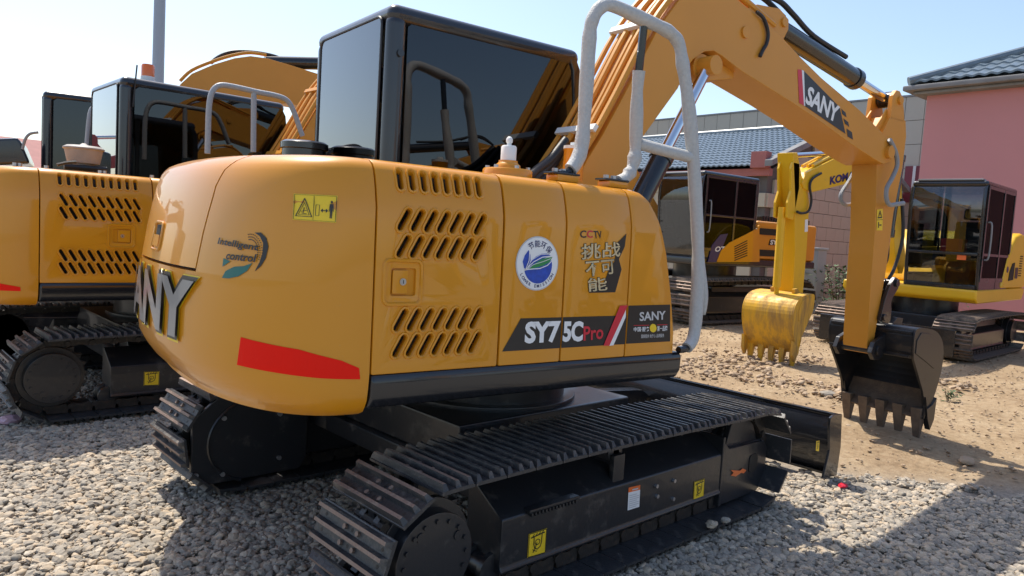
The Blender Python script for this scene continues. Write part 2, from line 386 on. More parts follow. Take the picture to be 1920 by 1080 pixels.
def make_counterweight(root, rz, mat):
    # the rear hood panel sits in the middle of the upper half; its right seam leans
    sb = lambda z: float(np.interp(z, [1.24, 1.35, 1.443, 1.538, 1.596, 1.649, 1.667], [0.722, 0.714, 0.705, 0.695, 0.672, 0.615, 0.59]))
    rows_s = lambda a, b, n: [a+(b-a)*i/n for i in range(n+1)]
    m = MB()
    lowz = [z for z in CWZ if z <= 1.236]; hiz = [z for z in CWZ if z >= 1.235]
    m.grid([[CWS(s, z, 0) for s in rows_s(0, CWL, 60)] for z in lowz])
    for sgn in (0, 1):
        rows = []
        for z in hiz:
            r = [CWS(s, z, 0) for s in rows_s(0, sb(z), 26)]
            if sgn: r = [(p[0], -p[1], p[2]) for p in r]
            rows.append(r)
        m.grid(rows)
        # seam walls turned inwards
        ws = [[CWS(sb(z), z, 0) for z in hiz], [CWS(sb(z)+0.002, z, -0.03) for z in hiz]]
        if sgn: ws = [[(p[0], -p[1], p[2]) for p in r] for r in ws]
        m.grid(ws)
    m.grid([[CWS(s, 1.236, 0) for s in rows_s(0.71, CWL-0.71, 30)], [CWS(s, 1.236, -0.03) for s in rows_s(0.71, CWL-0.71, 30)]])
    # underside and top caps, front wall
    m.grid([[CWS(s, 0.770, 0) for s in rows_s(0, CWL, 60)], [(XJ+0.02, CWS(s, 0.770, 0)[1]*0.9, 0.768) for s in rows_s(0, CWL, 60)]])
    m.grid([[CWS(s, 1.667, -0.02) for s in rows_s(0, CWL, 60)], [(XJ+0.02, CWS(s, 1.667, 0)[1]*0.9, 1.664) for s in rows_s(0, CWL, 60)]])
    m.grid([[(CWS(0, z, 0)[0], CWS(0, z, 0)[1], z) for z in CWZ], [(XJ+0.002, CWS(0, z, 0)[1]+0.05, z) for z in CWZ]])
    o = m.build('counterweight', mat, root, smooth=42, rz=rz)
    h = MB(); g = 0.007
    zz = [1.246]+[z for z in CWZ if z > 1.25]
    def row(z, off): return [CWS(s, z, off) for s in rows_s(sb(z)+g, CWL-sb(z)-g, 40)]
    h.grid([row(z, 0.001) for z in zz])
    h.grid([row(1.246, 0.001), row(1.246, -0.03)])
    h.grid([[row(z, 0.001)[0] for z in zz], [row(z, -0.03)[0] for z in zz]])
    h.grid([[row(z, 0.001)[-1] for z in zz], [row(z, -0.03)[-1] for z in zz]])
    hood = h.build('rear_hood', mat, root, smooth=42, rz=rz)
    d = MB(); d.grid([[CWS(s, z, -0.028) for s in rows_s(0.55, CWL-0.55, 40)] for z in (1.22, 1.27, 1.33, 1.4, 1.5, 1.58, 1.62, 1.64)])
    d.build('seam_shadow_liner', MT['gap'], o)
    # latch of the rear hood: a shallow pocket with a recessed handle
    lx = CWL*0.5+0.0
    l = MB()
    f = lambda a, b, off: CWS(a, b, off)
    def patch(a0, a1, b0, b1, off, mi=0):
        l.grid([[f(a0+(a1-a0)*i/4, b, off) for i in range(5)] for b in (b0, (b0+b1)/2, b1)], mi)
    rim = [f(a, b, 0.003) for a, b in rrect(lx-0.07, lx+0.07, 1.285, 1.395, 0.02, 3)]
    l.tube(rim, 0.006, 6, 0, closed=True)
    patch(lx-0.05, lx+0.05, 1.30, 1.345, 0.008, 0); patch(lx-0.035, lx+0.035, 1.345, 1.385, 0.004, 1)
    l.build('hood_latch', [mat, MT['gap']], hood)
    return o, hood
def slots_main():
    out = []
    for i in range(8): out.append((-1.049+i*0.0471, 1.606, 0.074, 0.0205, rad(91)))
    for hz_ in (1.463, 1.370, 1.1105, 1.019):
        for i in range(7): out.append((-1.0385+i*0.0530, hz_, 0.085, 0.0215, rad(60.5)))
    return out
def slots_left():
    out = []
    for i in range(10): out.append((-1.03+i*0.0511, 1.606, 0.074, 0.0205, rad(91)))
    for hz_ in (1.47, 1.385, 1.105, 1.02):
        for i in range(9): out.append((-1.01+i*0.0556, hz_, 0.085, 0.0205, rad(119)))
    return out
def panel(name, x0, x1, h0, h1, holes, mat, root, rz, corner=None, off=0.0):
    outer = corner if corner else rrect(x0, x1, h0, h1, 0.006, 2)
    me = curve_shape([outer]+holes, 0.010, 0.0035)
    n = 14
    cut_mesh(me, [], SCUTS)
    remap(me, lambda a, b, c: SIDE(a, b, c-0.0135+off)); finish(me, mat, 28)
    return link(name, me, root, rz)
def make_door(root, rz, x0, x1, slots, hx0, hx1, mat):
    holes = [stadium(*s) for s in slots]
    hz0, hz1 = 1.197, 1.293
    pocket = rrect(hx0, hx1, hz0, hz1, 0.008, 3)
    d = panel('engine_door', x0, x1, 0.922, HTOP, holes+[pocket], mat, root, rz)
    t = MB()
    for (cx, cz, L, w, a) in slots:
        t.tube([SIDE(p, q, 0.0005) for p, q in stadium(cx, cz, L+0.014, w+0.014, a, 4)], 0.0055, 6, closed=True)
    t.build('vent_trim', mat, d)['kind'] = 'stuff'
    p = MB()
    p.tube([SIDE(a, b, 0.0) for a, b in rrect(hx0-0.028, hx1+0.022, hz0-0.030, hz1+0.028, 0.022, 4)], 0.008, 6, closed=True)
    p.build('pocket_rim', mat, d)
    k = MB(); y = -0.951
    k.box(hx0-0.004, hx1+0.004, y+0.012, y+0.03, hz0-0.004, hz1+0.004)
    k.box(hx0-0.004, hx0+0.0, y, y+0.03, hz0, hz1)
    k.build('pocket_back', mat, d)
    h = MB()
    w = (hx1-hx0)
    if rz != 0: a0, a1 = hx0+0.006, hx0+w*0.68
    else: a0, a1 = hx0+w*0.27, hx1-0.004
    h.box(a0, a1, y-0.001, y+0.014, hz0+0.006, hz1-0.006)
    hd = h.build('door_handle', mat, d, bevel=0.004)
    lk = MB(); lx = a0+(a1-a0)*(0.66 if rz != 0 else 0.35)
    lk.cyl((lx, y+0.002, 1.246), (lx, y-0.004, 1.246), 0.0125, n=16); lk.cyl((lx, y-0.004, 1.246), (lx, y-0.006, 1.246), 0.009, n=12)
    lk.box(lx-0.0015, lx+0.0015, y-0.0068, y-0.0055, 1.240, 1.252, 1)
    lk.build('lock', [MT['bolt'], MT['gap']], d)
    e = MB(); e.box(x0+0.01, x1-0.01, -0.89, -0.87, 0.94, 1.62)
    rnd = random.Random(3)
    for i in range(14):
        cx, cz = rnd.uniform(x0+0.05, x1-0.05), rnd.uniform(1.0, 1.58)
        e.cyl((cx-0.1, -0.885, cz), (cx+0.12, -0.885, cz+rnd.uniform(-0.1, 0.1)), rnd.uniform(0.008, 0.02), n=6)
    e.build('engine_bay', MT['engine'], d)
    return d

# boom, arm and bucket outlines in the machine's own x-z plane ------------------
BOOM = [(0.30, 1.84), (0.39, 1.97), (0.52, 2.19), (0.58, 2.30), (0.74, 2.58), (0.89, 2.77), (1.0, 2.86), (1.13, 2.92), (1.28, 2.925), (1.42, 2.89), (1.84, 2.78), (2.08, 2.69), (2.35, 2.60), (2.88, 2.46), (3.24, 2.34), (3.37, 2.28), (3.42, 2.21), (3.38, 2.15), (3.28, 2.12), (3.15, 2.14), (2.81, 2.21), (2.40, 2.31), (2.03, 2.39), (1.72, 2.45), (1.50, 2.49), (1.30, 2.545), (1.22, 2.56), (1.14, 2.54), (1.05, 2.48), (0.99, 2.41), (0.94, 2.30), (0.69, 2.0), (0.47, 1.62), (0.36, 1.40), (0.24, 1.33), (0.12, 1.38), (0.12, 1.52)]
ARM = [(3.28, 2.13), (3.35, 1.61), (3.365, 1.24), (3.405, 0.72), (3.43, 0.66), (3.49, 0.655), (3.53, 0.94), (3.585, 1.33), (3.61, 1.77), (3.68, 2.13), (3.69, 2.38), (3.655, 2.50), (3.42, 2.50), (3.32, 2.36), (3.27, 2.25)]
LUG = [(3.41, 2.48), (3.64, 2.48), (3.61, 2.58), (3.565, 2.67), (3.52, 2.705), (3.47, 2.705), (3.425, 2.66)]
def make_front(root, rz, paint, main=False, dx=0.0):
    b = MB(); b.ngon_prism(BOOM, 'y', -0.39, -0.09)
    boom = b.build('boom', paint, root, bevel=0.006, seg=2, smooth=30, rz=rz)
    s = MB()
    s.cyl((1.15, -0.375, 2.455), (1.15, -0.105, 2.455), 0.078, n=24)                 # cylinder boss under the knee
    s.prism([(1.10, 2.40), (1.20, 2.39), (1.50, 2.455), (1.50, 2.50), (1.22, 2.55), (1.1, 2.5)], 'y', -0.33, -0.15)
    s.build('cylinder_boss', paint, boom, bevel=0.006)
    for y in (-0.397, -0.083):
        for cx, cz, cr in ((1.49, 2.72, 0.035), (1.15, 2.455, 0.03)):
            s = MB(); s.cyl((cx, y-0.007, cz), (cx, y+0.007, cz), cr, n=16); s.build('pin_cap', paint, boom, bevel=0.003)
    s = MB(); s.cyl((3.33, -0.42, 2.215), (3.33, -0.06, 2.215), 0.05, n=20); s.build('arm_pin', paint, boom, bevel=0.003)
    ear = MB()                                                                          # ears of the arm cylinder
    for y in (-0.355, -0.155):
        ear.prism([(1.45, 2.84), (1.62, 2.92), (1.85, 2.945), (1.955, 2.90), (1.96, 2.84), (1.90, 2.74), (1.6, 2.78)], 'y', y-0.015, y+0.015)
    ear.cyl((1.90, -0.385, 2.87), (1.90, -0.125, 2.87), 0.03, n=12)
    ear.build('cylinder_ear', paint, boom, bevel=0.005)
    # pipes along the back of the boom
    back = [(0.20, 1.70), (0.30, 1.84), (0.39, 1.97), (0.52, 2.19), (0.58, 2.30), (0.74, 2.58), (0.89, 2.77), (1.0, 2.86), (1.13, 2.925), (1.28, 2.935), (1.42, 2.90), (1.80, 2.80)]
    def outset(k, d):
        p = Vector(back[k]); t = Vector(back[min(k+1, len(back)-1)])-Vector(back[max(k-1, 0)]); t.normalize()
        return p+Vector((-t.y, t.x))*d
    for i, y in enumerate((-0.365, -0.315, -0.262, -0.205, -0.150, -0.10)):
        d = 0.035+0.012*(i % 2)
        m = MB(); m.tube(smooth_path([(outset(k, d).x, y, outset(k, d).y) for k in range(len(back))], 3), 0.016 if i % 3 else 0.02, 8)
        m.build('boom_pipe', paint, boom)
    for k in (2, 5, 8):
        c = MB(); q = outset(k, 0.06); t = Vector(back[k+1])-Vector(back[k-1]); a = math.atan2(t.y, t.x)
        R = Matrix.Rotation(-a, 3, 'Y')
        c.box(-0.02, 0.02, -0.39, -0.08, -0.012, 0.014, 0, R, (q.x, 0, q.y))
        c.build('pipe_clamp', MT['white'] if main else paint, boom, bevel=0.003)
    # arm
    a = MB(); a.ngon_prism(ARM, 'y', -0.34, -0.14)
    arm = a.build('arm', paint, root, bevel=0.005, rz=rz)
    l = MB()
    for y0, y1 in ((-0.34, -0.305), (-0.175, -0.14)): l.ngon_prism(LUG, 'y', y0, y1)
    l.cyl((3.525, -0.36, 2.635), (3.525, -0.12, 2.635), 0.032, n=14)
    for y in (-0.30, -0.18): l.prism([(3.27, 2.40), (3.42, 2.56), (3.42, 2.48), (3.30, 2.33)], 'y', y-0.008, y+0.008)
    l.build('arm_lug', paint, arm, bevel=0.005)
    # arm cylinder
    y = -0.24
    def cylinder(name, p, q, r, f, rr, parent, rod_name='rod', eye=None):
        p, q = Vector(p), Vector(q); e = p.lerp(q, f)
        m = MB(); m.cyl(p, e, r, n=20); m.cyl(e-(q-p).normalized()*0.05, e+(q-p).normalized()*0.012, r*1.13, n=20); m.cyl(p-(q-p).normalized()*0.0, p+(q-p).normalized()*0.05, r*1.1, n=20)
        o = m.build(name, MT['black'], parent, bevel=0.004, rz=(rz if parent is root else None))
        k = MB(); k.cyl(e, q, rr, n=16); k.build(rod_name, MT['chrome'], o)
        k = MB(); k.cyl(q+Vector((0, -0.06, 0)), q+Vector((0, 0.06, 0)), rr*1.7, n=18); k.build('rod_eye', eye or MT['black'], o, bevel=0.004)
        return o
    ac = cylinder('arm_cylinder', (1.90, y, 2.90), (3.53, y, 2.65), 0.068, 0.70, 0.036, root)
    h = MB()
    h.tube(smooth_path([(1.55, -0.27, 2.95), (1.75, -0.27, 3.03), (1.95, -0.29, 3.03), (2.12, -0.29, 2.98), (2.4, -0.27, 2.905), (2.85, -0.26, 2.85)], 5), 0.018, 8)
    h.tube(smooth_path([(1.5, -0.2, 2.95), (1.7, -0.2, 3.06), (1.9, -0.21, 3.05), (2.1, -0.23, 2.97)], 5), 0.018, 8)
    h.build('cylinder_hose', MT['rubber'], ac)
    for yy in (-0.445, -0.035):
        cylinder('boom_cylinder', (0.52, yy, 1.45), (1.15, yy+(0.03 if yy < -0.2 else -0.03), 2.455), 0.060, 0.47, 0.033, root, eye=paint)
    if main:
        h = MB(); P = [up_y(u, v, -0.405) for u, v in ((1419, 22), (1432, 35), (1440, 60), (1438, 80), (1430, 95), (1425, 106))]
        h.tube(smooth_path(P, 5), 0.011, 8); h.build('boom_hose', MT['rubber'], boom)
        h = MB(); P = [up_y(u, v, -0.41) for u, v in ((1668, 262), (1679, 285), (1682, 310), (1672, 335), (1663, 352), (1662, 372), (1668, 384), (1680, 383), (1694, 381))]
        h.tube(smooth_path(P, 5), 0.017, 8); h.build('arm_hose', MT['greyhose'], arm)
        h = MB(); P = [up_y(u, v, -0.10) for u, v in ((1604, 318), (1592, 340), (1578, 362), (1577, 375), (1585, 384), (1604, 382))]
        h.tube(smooth_path(P, 5), 0.016, 8); h.build('arm_hose', MT['greyhose'], arm)
    # bucket cylinder, rocker and link
    bc = cylinder('bucket_cylinder', (3.80, y, 2.25), (3.70, y, 1.20), 0.05, 0.62, 0.03, root)
    g = MB()
    g.tube(smooth_path([(3.80, -0.30, 1.9), (3.84, -0.32, 1.6), (3.78, -0.31, 1.35), (3.72, -0.30, 1.25)], 4), 0.014, 8)
    g.tube(smooth_path([(3.86, -0.20, 1.9), (3.80, -0.22, 1.6), (3.86, -0.2, 1.4), (3.72, -0.2, 1.25)], 4), 0.014, 8)
    g.build('bucket_hose', MT['rubber'], bc)
    lk = MB()
    for y0 in (-0.375, -0.135):
        lk.ngon_prism([(3.50, 0.93), (3.57, 0.90), (3.62, 0.98), (3.66, 1.10), (3.74, 1.18), (3.74, 1.25), (3.68, 1.27), (3.60, 1.20), (3.54, 1.08)], 'y', y0, y0+0.03)
    lk.cyl((3.55, -0.39, 0.95), (3.55, -0.09, 0.95), 0.028, n=12); lk.cyl((3.70, -0.39, 1.22), (3.70, -0.09, 1.22), 0.03, n=12)
    lk.ngon_prism([(3.66, 1.22), (3.73, 1.24), (3.80, 1.0), (3.80, 0.86), (3.72, 0.84), (3.69, 1.0)], 'y', -0.31, -0.17)
    lk.build('bucket_link', MT['black'], root, bevel=0.004, rz=rz)
    return boom, arm
BK = [(3.590, 0.655), (3.565, 0.75), (3.565, 0.86), (3.62, 0.895), (3.80, 0.885), (3.95, 0.85), (4.055, 0.765), (4.095, 0.645), (4.075, 0.50), (4.02, 0.36), (3.95, 0.25), (3.86, 0.155)]
def make_bucket(root, rz, y0=-0.605, y1=0.065, mat=None, lip=None, nt=5, dx=0.0, name='bucket'):
    mat = mat or MT['bucket']; lip = lip or MT['bucket_lip']
    sp = [(p.x, p.z) for p in smooth_path([(a, 0, b) for a, b in BK], 3)]
    n = len(sp); th = 0.016
    def inset(k):
        t = Vector(sp[min(k+1, n-1)])-Vector(sp[max(k-1, 0)]); t.normalize(); return (sp[k][0]+t.y*th, sp[k][1]-t.x*th)
    m = MB(); inn = [inset(k) for k in range(n)]
    ys = [y0+(y1-y0)*i/6 for i in range(7)]
    lipk = n-7
    for k in range(n-1):
        mi = 1 if k >= lipk else 0
        m.grid([[(sp[k+j][0], y, sp[k+j][1]) for y in ys] for j in (0, 1)], 0)
        m.grid([[(inn[k+j][0], y, inn[k+j][1]) for y in ys] for j in (0, 1)], mi)
    for k in (0, n-1): m.grid([[(sp[k][0], y, sp[k][1]) for y in ys], [(inn[k][0], y, inn[k][1]) for y in ys]], 1 if k else 0)
    bk = m.build(name, [mat, lip], root, smooth=40, rz=rz)
    side = sp+[(3.865, 0.27), (3.79, 0.40), (3.68, 0.54)]
    for y in (y0-0.012, y1-0.006):
        s = MB(); s.prism(side, 'y', y, y+0.018); s.build('side_plate', mat, bk, smooth=25)
        s = MB(); s.prism([(3.84, 0.34), (3.88, 0.24), (3.97, 0.27), (4.03, 0.32), (4.02, 0.14), (3.965, 0.06), (3.90, 0.16)], 'y', y-0.012, y+0.030)
        s.build('side_cutter', mat, bk, bevel=0.004)
        s = MB(); s.ngon_prism([(3.60, 0.70), (3.60, 0.80), (3.66, 0.86), (3.80, 0.85), (3.92, 0.80), (3.98, 0.66), (3.94, 0.56), (3.80, 0.62)], 'y', y-0.006, y+0.024)
        s.build('ear_plate', mat, bk, bevel=0.004)
    s = MB()
    for y in (-0.40, -0.115): s.ngon_prism([(3.36, 0.68), (3.42, 0.62), (3.50, 0.62), (3.62, 0.70), (3.80, 0.86), (3.82, 0.94), (3.72, 0.95), (3.52, 0.80), (3.40, 0.76)], 'y', y, y+0.035)
    s.cyl((3.45, -0.42, 0.695), (3.45, -0.06, 0.695), 0.038, n=16)
    s.build('hinge_bracket', mat, bk, bevel=0.004)
    s = MB(); s.box(3.545, 3.566, y0+0.01, y1-0.01, 0.665, 0.685); s.box(3.545, 3.566, y0+0.01, y1-0.01, 0.845, 0.868)
    s.build('stiffener', mat, bk, bevel=0.003)
    for i in range(nt):
        yc = y0+0.045+(y1-y0-0.09)*i/(nt-1)
        t = MB()
        t.add([(3.83, yc-0.04, 0.24), (3.83, yc+0.04, 0.24), (3.90, yc+0.04, 0.24), (3.90, yc-0.04, 0.24),
               (3.85, yc-0.036, 0.13), (3.85, yc+0.036, 0.13), (3.925, yc+0.036, 0.13), (3.925, yc-0.036, 0.13),
               (3.885, yc-0.024, -0.012), (3.885, yc+0.024, -0.012), (3.905, yc+0.024, -0.012), (3.905, yc-0.024, -0.012)],
              [(0, 1, 5, 4), (1, 2, 6, 5), (2, 3, 7, 6), (3, 0, 4, 7), (4, 5, 9, 8), (5, 6, 10, 9), (6, 7, 11, 10), (7, 4, 8, 11), (0, 3, 2, 1), (8, 9, 10, 11)])
        t.build('tooth', lip, bk, bevel=0.004)
    return bk

# ------------------------------------------------------------------ tracks
def shoe_mesh(name, mats, W=0.45, P=0.146):
    m = MB(); h = P/2-0.002
    m.prism([(-h, 0.0), (h, 0.0), (h, 0.009), (h-0.012, 0.013), (-h+0.012, 0.013), (-h, 0.009)], 'y', -W/2, W/2)
    for gx in (-0.0555, 0.0, 0.0535):
        w0, w1 = 0.0125, 0.0065
        a = W/2-0.001; b = W/2-0.012
        V = [(gx-w0, -a, 0.011), (gx+w0, -a, 0.011), (gx+w0, a, 0.011), (gx-w0, a, 0.011), (gx-w1, -b, 0.036), (gx+w1, -b, 0.036), (gx+w1, b, 0.036), (gx-w1, b, 0.036)]
        o = len(m.v); m.add(V, [(0, 1, 5, 4), (2, 3, 7, 6), (1, 2, 6, 5), (3, 0, 4, 7)], 0); m.add(V, [(4, 5, 6, 7)], 1)
    for yl in (-0.075, 0.045): m.prism([(-0.070, -0.045), (-0.05, -0.066), (0.0, -0.058), (0.05, -0.066), (0.070, -0.045), (0.06, -0.004), (-0.06, -0.004)], 'y', yl, yl+0.03, 3)
    m.cyl((0.066, -0.085, -0.048), (0.066, 0.085, -0.048), 0.02, n=8, mi=3)
    for gx in (-0.028, 0.027):
        for y in (-0.035, 0.045): m.cyl((gx, y, 0.012), (gx, y, 0.023), 0.010, n=6, mi=2)
        for y in (-W/2+0.045, W/2-0.045, 0.005): m.cyl((gx, y, 0.012), (gx, y, 0.0136), 0.0075, n=6, mi=3)
    return m.mesh(name, mats, smooth=0)
SHOE = {'dark': shoe_mesh('track_shoe', [MT['shoe'], MT['tipdark'], MT['shoe'], MT['link']]),
        'worn': shoe_mesh('track_shoe_worn', [MT['shoe'], MT['tip'], MT['tip'], MT['link']]),
        'dusty': shoe_mesh('track_shoe_dusty', [MT['shoedusty'], MT['tip'], MT['shoedusty'], MT['link']])}
def track_path(xs, xi, r, zc, sag=0.012):
    P = []
    n = 28
    for i in range(n): # top run, rear to front
        t = i/n; P.append((xs+(xi-xs)*t, zc+r+sag*math.sin(math.pi*min(1, t*1.15))-0.012*t))
    for i in range(14):
        a = math.pi/2-math.pi*i/14; P.append((xi+(r-0.004)*math.cos(a), zc-0.006+(r-0.006)*math.sin(a)))
    for i in range(n):
        t = i/n; P.append((xi+(xs-xi)*t, zc-r))
    for i in range(14):
        a = -math.pi/2-math.pi*i/14; P.append((xs+r*math.cos(a), zc+r*math.sin(a)))
    return P
def make_track(root, y, side, xs=-1.075, xi=1.13, zc=0.297, r=0.261, N=None, phase=0.03, kind='dark', worn_rear=True, scale=1.0, detail=True, frame_mat=None):
    """side=-1: outer face looks to -y. Returns the track part."""
    fm = frame_mat or MT['chassis']; S = scale
    yo = side*0.10; yi = -side*0.11
    y0, y1 = sorted((y+yo, y+yi))
    m = MB()
    if side < 0: sec = [(yi, 0.12), (yo, 0.115), (yo-0.012, 0.13), (yo, 0.145), (yo, 0.335), (yo+0.03, 0.355), (yi-0.03, 0.445), (yi, 0.445)]
    else: sec = [(yi, 0.12), (yo, 0.115), (yo+0.012, 0.13), (yo, 0.145), (yo, 0.335), (yo-0.03, 0.355), (yi+0.03, 0.445), (yi, 0.445)]
    m.prism([((y+a), b*S) for a, b in sec], 'x', -0.72*S, 0.86*S)
    tr = m.build('track_frame', fm, root, bevel=0.008)
    # front yoke with idler guard
    k = MB()
    k.prism([(0.875, 0.055), (0.875, 0.40), (0.93, 0.355), (1.30, 0.345), (1.345, 0.30), (1.345, 0.10), (1.25, 0.055)] if S == 1 else [(a*S, b*S) for a, b in ((0.875, 0.055), (0.875, 0.40), (0.93, 0.355), (1.30, 0.345), (1.345, 0.30), (1.345, 0.10), (1.25, 0.055))], 'y', y+yo*0.80-0.02, y+yo*0.80+0.02)
    k.box(0.852*S, 0.874*S, y0-0.006, y1, 0.05*S, 0.43*S)
    k.prism([(0.93*S, 0.345*S), (0.98*S, 0.47*S), (1.04*S, 0.505*S), (1.14*S, 0.50*S), (1.22*S, 0.44*S), (1.27*S, 0.345*S)], 'y', y+yo*0.55-0.015, y+yo*0.55+0.015)
    k.box(0.93*S, 1.30*S, min(y+yo*0.55, y+yo*0.8), max(y+yo*0.55, y+yo*0.8), 0.335*S, 0.352*S)
    k.build('idler_yoke', fm, tr, bevel=0.006)
    i_ = MB(); R = (r-0.05)*S
    i_.lathe([(R*0.4, -0.05), (R*0.9, -0.045), (R, -0.035), (R, -0.02), (R*0.92, -0.018), (R*0.92, 0.018), (R, 0.02), (R, 0.035), (R*0.9, 0.045), (R*0.4, 0.05)], (xi*S, y, zc*S), (0, 1, 0), 28)
    i_.build('idler', MT['chassis'], tr)
    sp = MB(); nT = 21
    prof = []
    for q in range(nT*2):
        a = math.pi*q/nT; rr = (R+0.028) if q % 2 == 0 else (R-0.01); prof.append((xs*S+rr*math.cos(a), zc*S+rr*math.sin(a)))
    sp.prism(prof, 'y', y-0.02, y+0.02)
    sp.cyl((xs*S, y+yo*1.5, zc*S), (xs*S, y-yo*0.2, zc*S), 0.165*S, n=32)
    sp.cyl((xs*S, y+yo*0.9, zc*S), (xs*S, y-yo*0.2, zc*S), 0.20*S, n=32)
    spk = sp.build('sprocket', MT['chassis'], tr, bevel=0.004)
    if detail:
        bl = MB()
        yf = y+yo*1.5
        for q in range(16):
            a = 2*math.pi*q/16; bl.cyl((xs+0.135*math.cos(a), yf, zc+0.135*math.sin(a)), (xs+0.135*math.cos(a), yf+side*0.008, zc+0.135*math.sin(a)), 0.0085, n=8)
        for a in (0.6, 2.2, 4.2): bl.cyl((xs+0.115*math.cos(a), yf, zc+0.115*math.sin(a)), (xs+0.115*math.cos(a), yf+side*0.005, zc+0.115*math.sin(a)), 0.018, n=12)
        bl.build('bolt_ring', MT['chassis'], spk)['kind'] = 'stuff'
        for q in range(5):
            rl = MB(); x = -0.72+q*0.36; rl.lathe([(0.03, -0.07), (0.068, -0.065), (0.068, -0.04), (0.05, -0.035), (0.05, 0.035), (0.068, 0.04), (0.068, 0.065), (0.03, 0.07)], (x, y, 0.125), (0, 1, 0), 16)
            rl.build('bottom_roller', MT['chassis'], tr)
        # chain links under the shoes (the dark band inside the track)
        ch = MB(); P = track_path(xs, xi, r-0.03, zc, 0.012)
        for dy in (-0.045, 0.045):
            rows = []
            for (px_, pz_) in P+[P[0]]:
                rows.append([(px_, y+dy-0.014, pz_+0.0), (px_, y+dy+0.014, pz_+0.0)])
            ch.grid(rows)
        ch.build('chain', MT['shoe'], tr)
    PO = 0.050
    P = track_path(xs, xi, r-PO, zc)
    P = [(a*S, b*S) for a, b in P]
    seg = [math.dist(P[k], P[(k+1) % len(P)]) for k in range(len(P))]; L = sum(seg)
    N = N or round(L/(0.1475*S)); pitch = L/N
    for q in range(N):
        d = (phase+q*pitch) % L; k = 0
        while d > seg[k]: d -= seg[k]; k += 1
        t = d/seg[k]; a, b = P[k], P[(k+1) % len(P)]
        ps = (a[0]+(b[0]-a[0])*t, a[1]+(b[1]-a[1])*t)
        # tangent from half a pitch on both sides
        def at(dd):
            dd %= L; kk = 0
            while dd > seg[kk]: dd -= seg[kk]; kk += 1
            aa, bb = P[kk], P[(kk+1) % len(P)]; tt = dd/seg[kk]; return Vector((aa[0]+(bb[0]-aa[0])*tt, aa[1]+(bb[1]-aa[1])*tt))
        s0 = phase+q*pitch; p0, p1 = at(s0-pitch*0.47), at(s0+pitch*0.47); tg = (p1-p0).normalized(); mid = (p0+p1)/2
        me = SHOE['worn' if (worn_rear and kind == 'dark' and (ps[0] < (xs+0.06)*S)) else kind]
        o = link('track_shoe', me, tr)
        xa = Vector((tg.x, 0, tg.y)); za = Vector((-tg.y, 0, tg.x)); o.location = (mid.x+za.x*PO*S, y, mid.y+za.z*PO*S); ya = za.cross(xa)
        o.rotation_euler = Matrix((xa, ya, za)).transposed().to_euler()
        if S != 1: o.scale = (pitch/0.1475, 1.1*S, S)
    return tr
def make_under(root, kind='dark', near_detail=True, blade=True, far_plate=False, scale=1.0):
    n = make_track(root, -0.875, -1, kind=kind, detail=near_detail)
    f = make_track(root, 0.875, 1, kind=kind, phase=0.08, detail=near_detail)
    c = MB()
    c.box(-0.62, 0.70, -0.80, 0.80, 0.30, 0.40)
    c.prism([(-0.85, 0.36), (-0.45, 0.36), (-0.40, 0.56), (-0.62, 0.56)], 'x', -0.55, -0.30)
    c.prism([(0.85, 0.36), (0.45, 0.36), (0.40, 0.56), (0.62, 0.56)], 'x', -0.55, -0.30)
    c.box(-0.58, 0.62, -0.52, 0.52, 0.40, 0.58)
    c.build('chassis', MT['chassis'], root, bevel=0.012)
    s = MB(); s.cyl((0, 0, 0.58), (0, 0, 0.80), 0.44, n=40); s.cyl((0, 0, 0.575), (0, 0, 0.60), 0.50, n=40)
    s.build('swing_ring', MT['chassis'], root, bevel=0.005)
    if blade:
        b = MB(); pr = []
        for i in range(9):
            a = rad(-38+76*i/8); pr.append((2.34-0.30*math.cos(a), 0.215+0.30*math.sin(a)))
        pr2 = [(x+0.014, z) for x, z in reversed(pr)]
        b.ngon_prism(pr+pr2, 'y', -1.05, 1.05)
        bl = b.build('dozer_blade', MT['black'], root, bevel=0.003)
        k = MB(); k.box(2.085, 2.125, -1.05, 1.05, 0.392, 0.412); k.box(2.075, 2.115, -1.05, 1.05, 0.012, 0.030)
        k.build('blade_rim', MT['black'], bl, bevel=0.003)
        for y in (-1.066, 1.050):
            e = MB(); e.ngon_prism([(1.93, 0.03), (1.985, 0.20), (1.95, 0.36), (1.955, 0.41), (2.0, 0.425), (2.12, 0.415), (2.15, 0.20), (2.13, 0.01)], 'y', y, y+0.016)
            e.build('end_plate', MT['black'], bl, bevel=0.004)
        a = MB()
        for y in (-0.42, 0.42): a.prism([(0.6, 0.30), (0.6, 0.42), (1.95, 0.30), (2.05, 0.24), (1.95, 0.16)], 'y', y-0.05, y+0.05)
        a.prism([(1.2, -0.45), (1.3, -0.45), (1.3, 0.45), (1.2, 0.45)], 'z', 0.25, 0.34)
        a.build('blade_arm', MT['black'], bl, bevel=0.006)
    return n, f

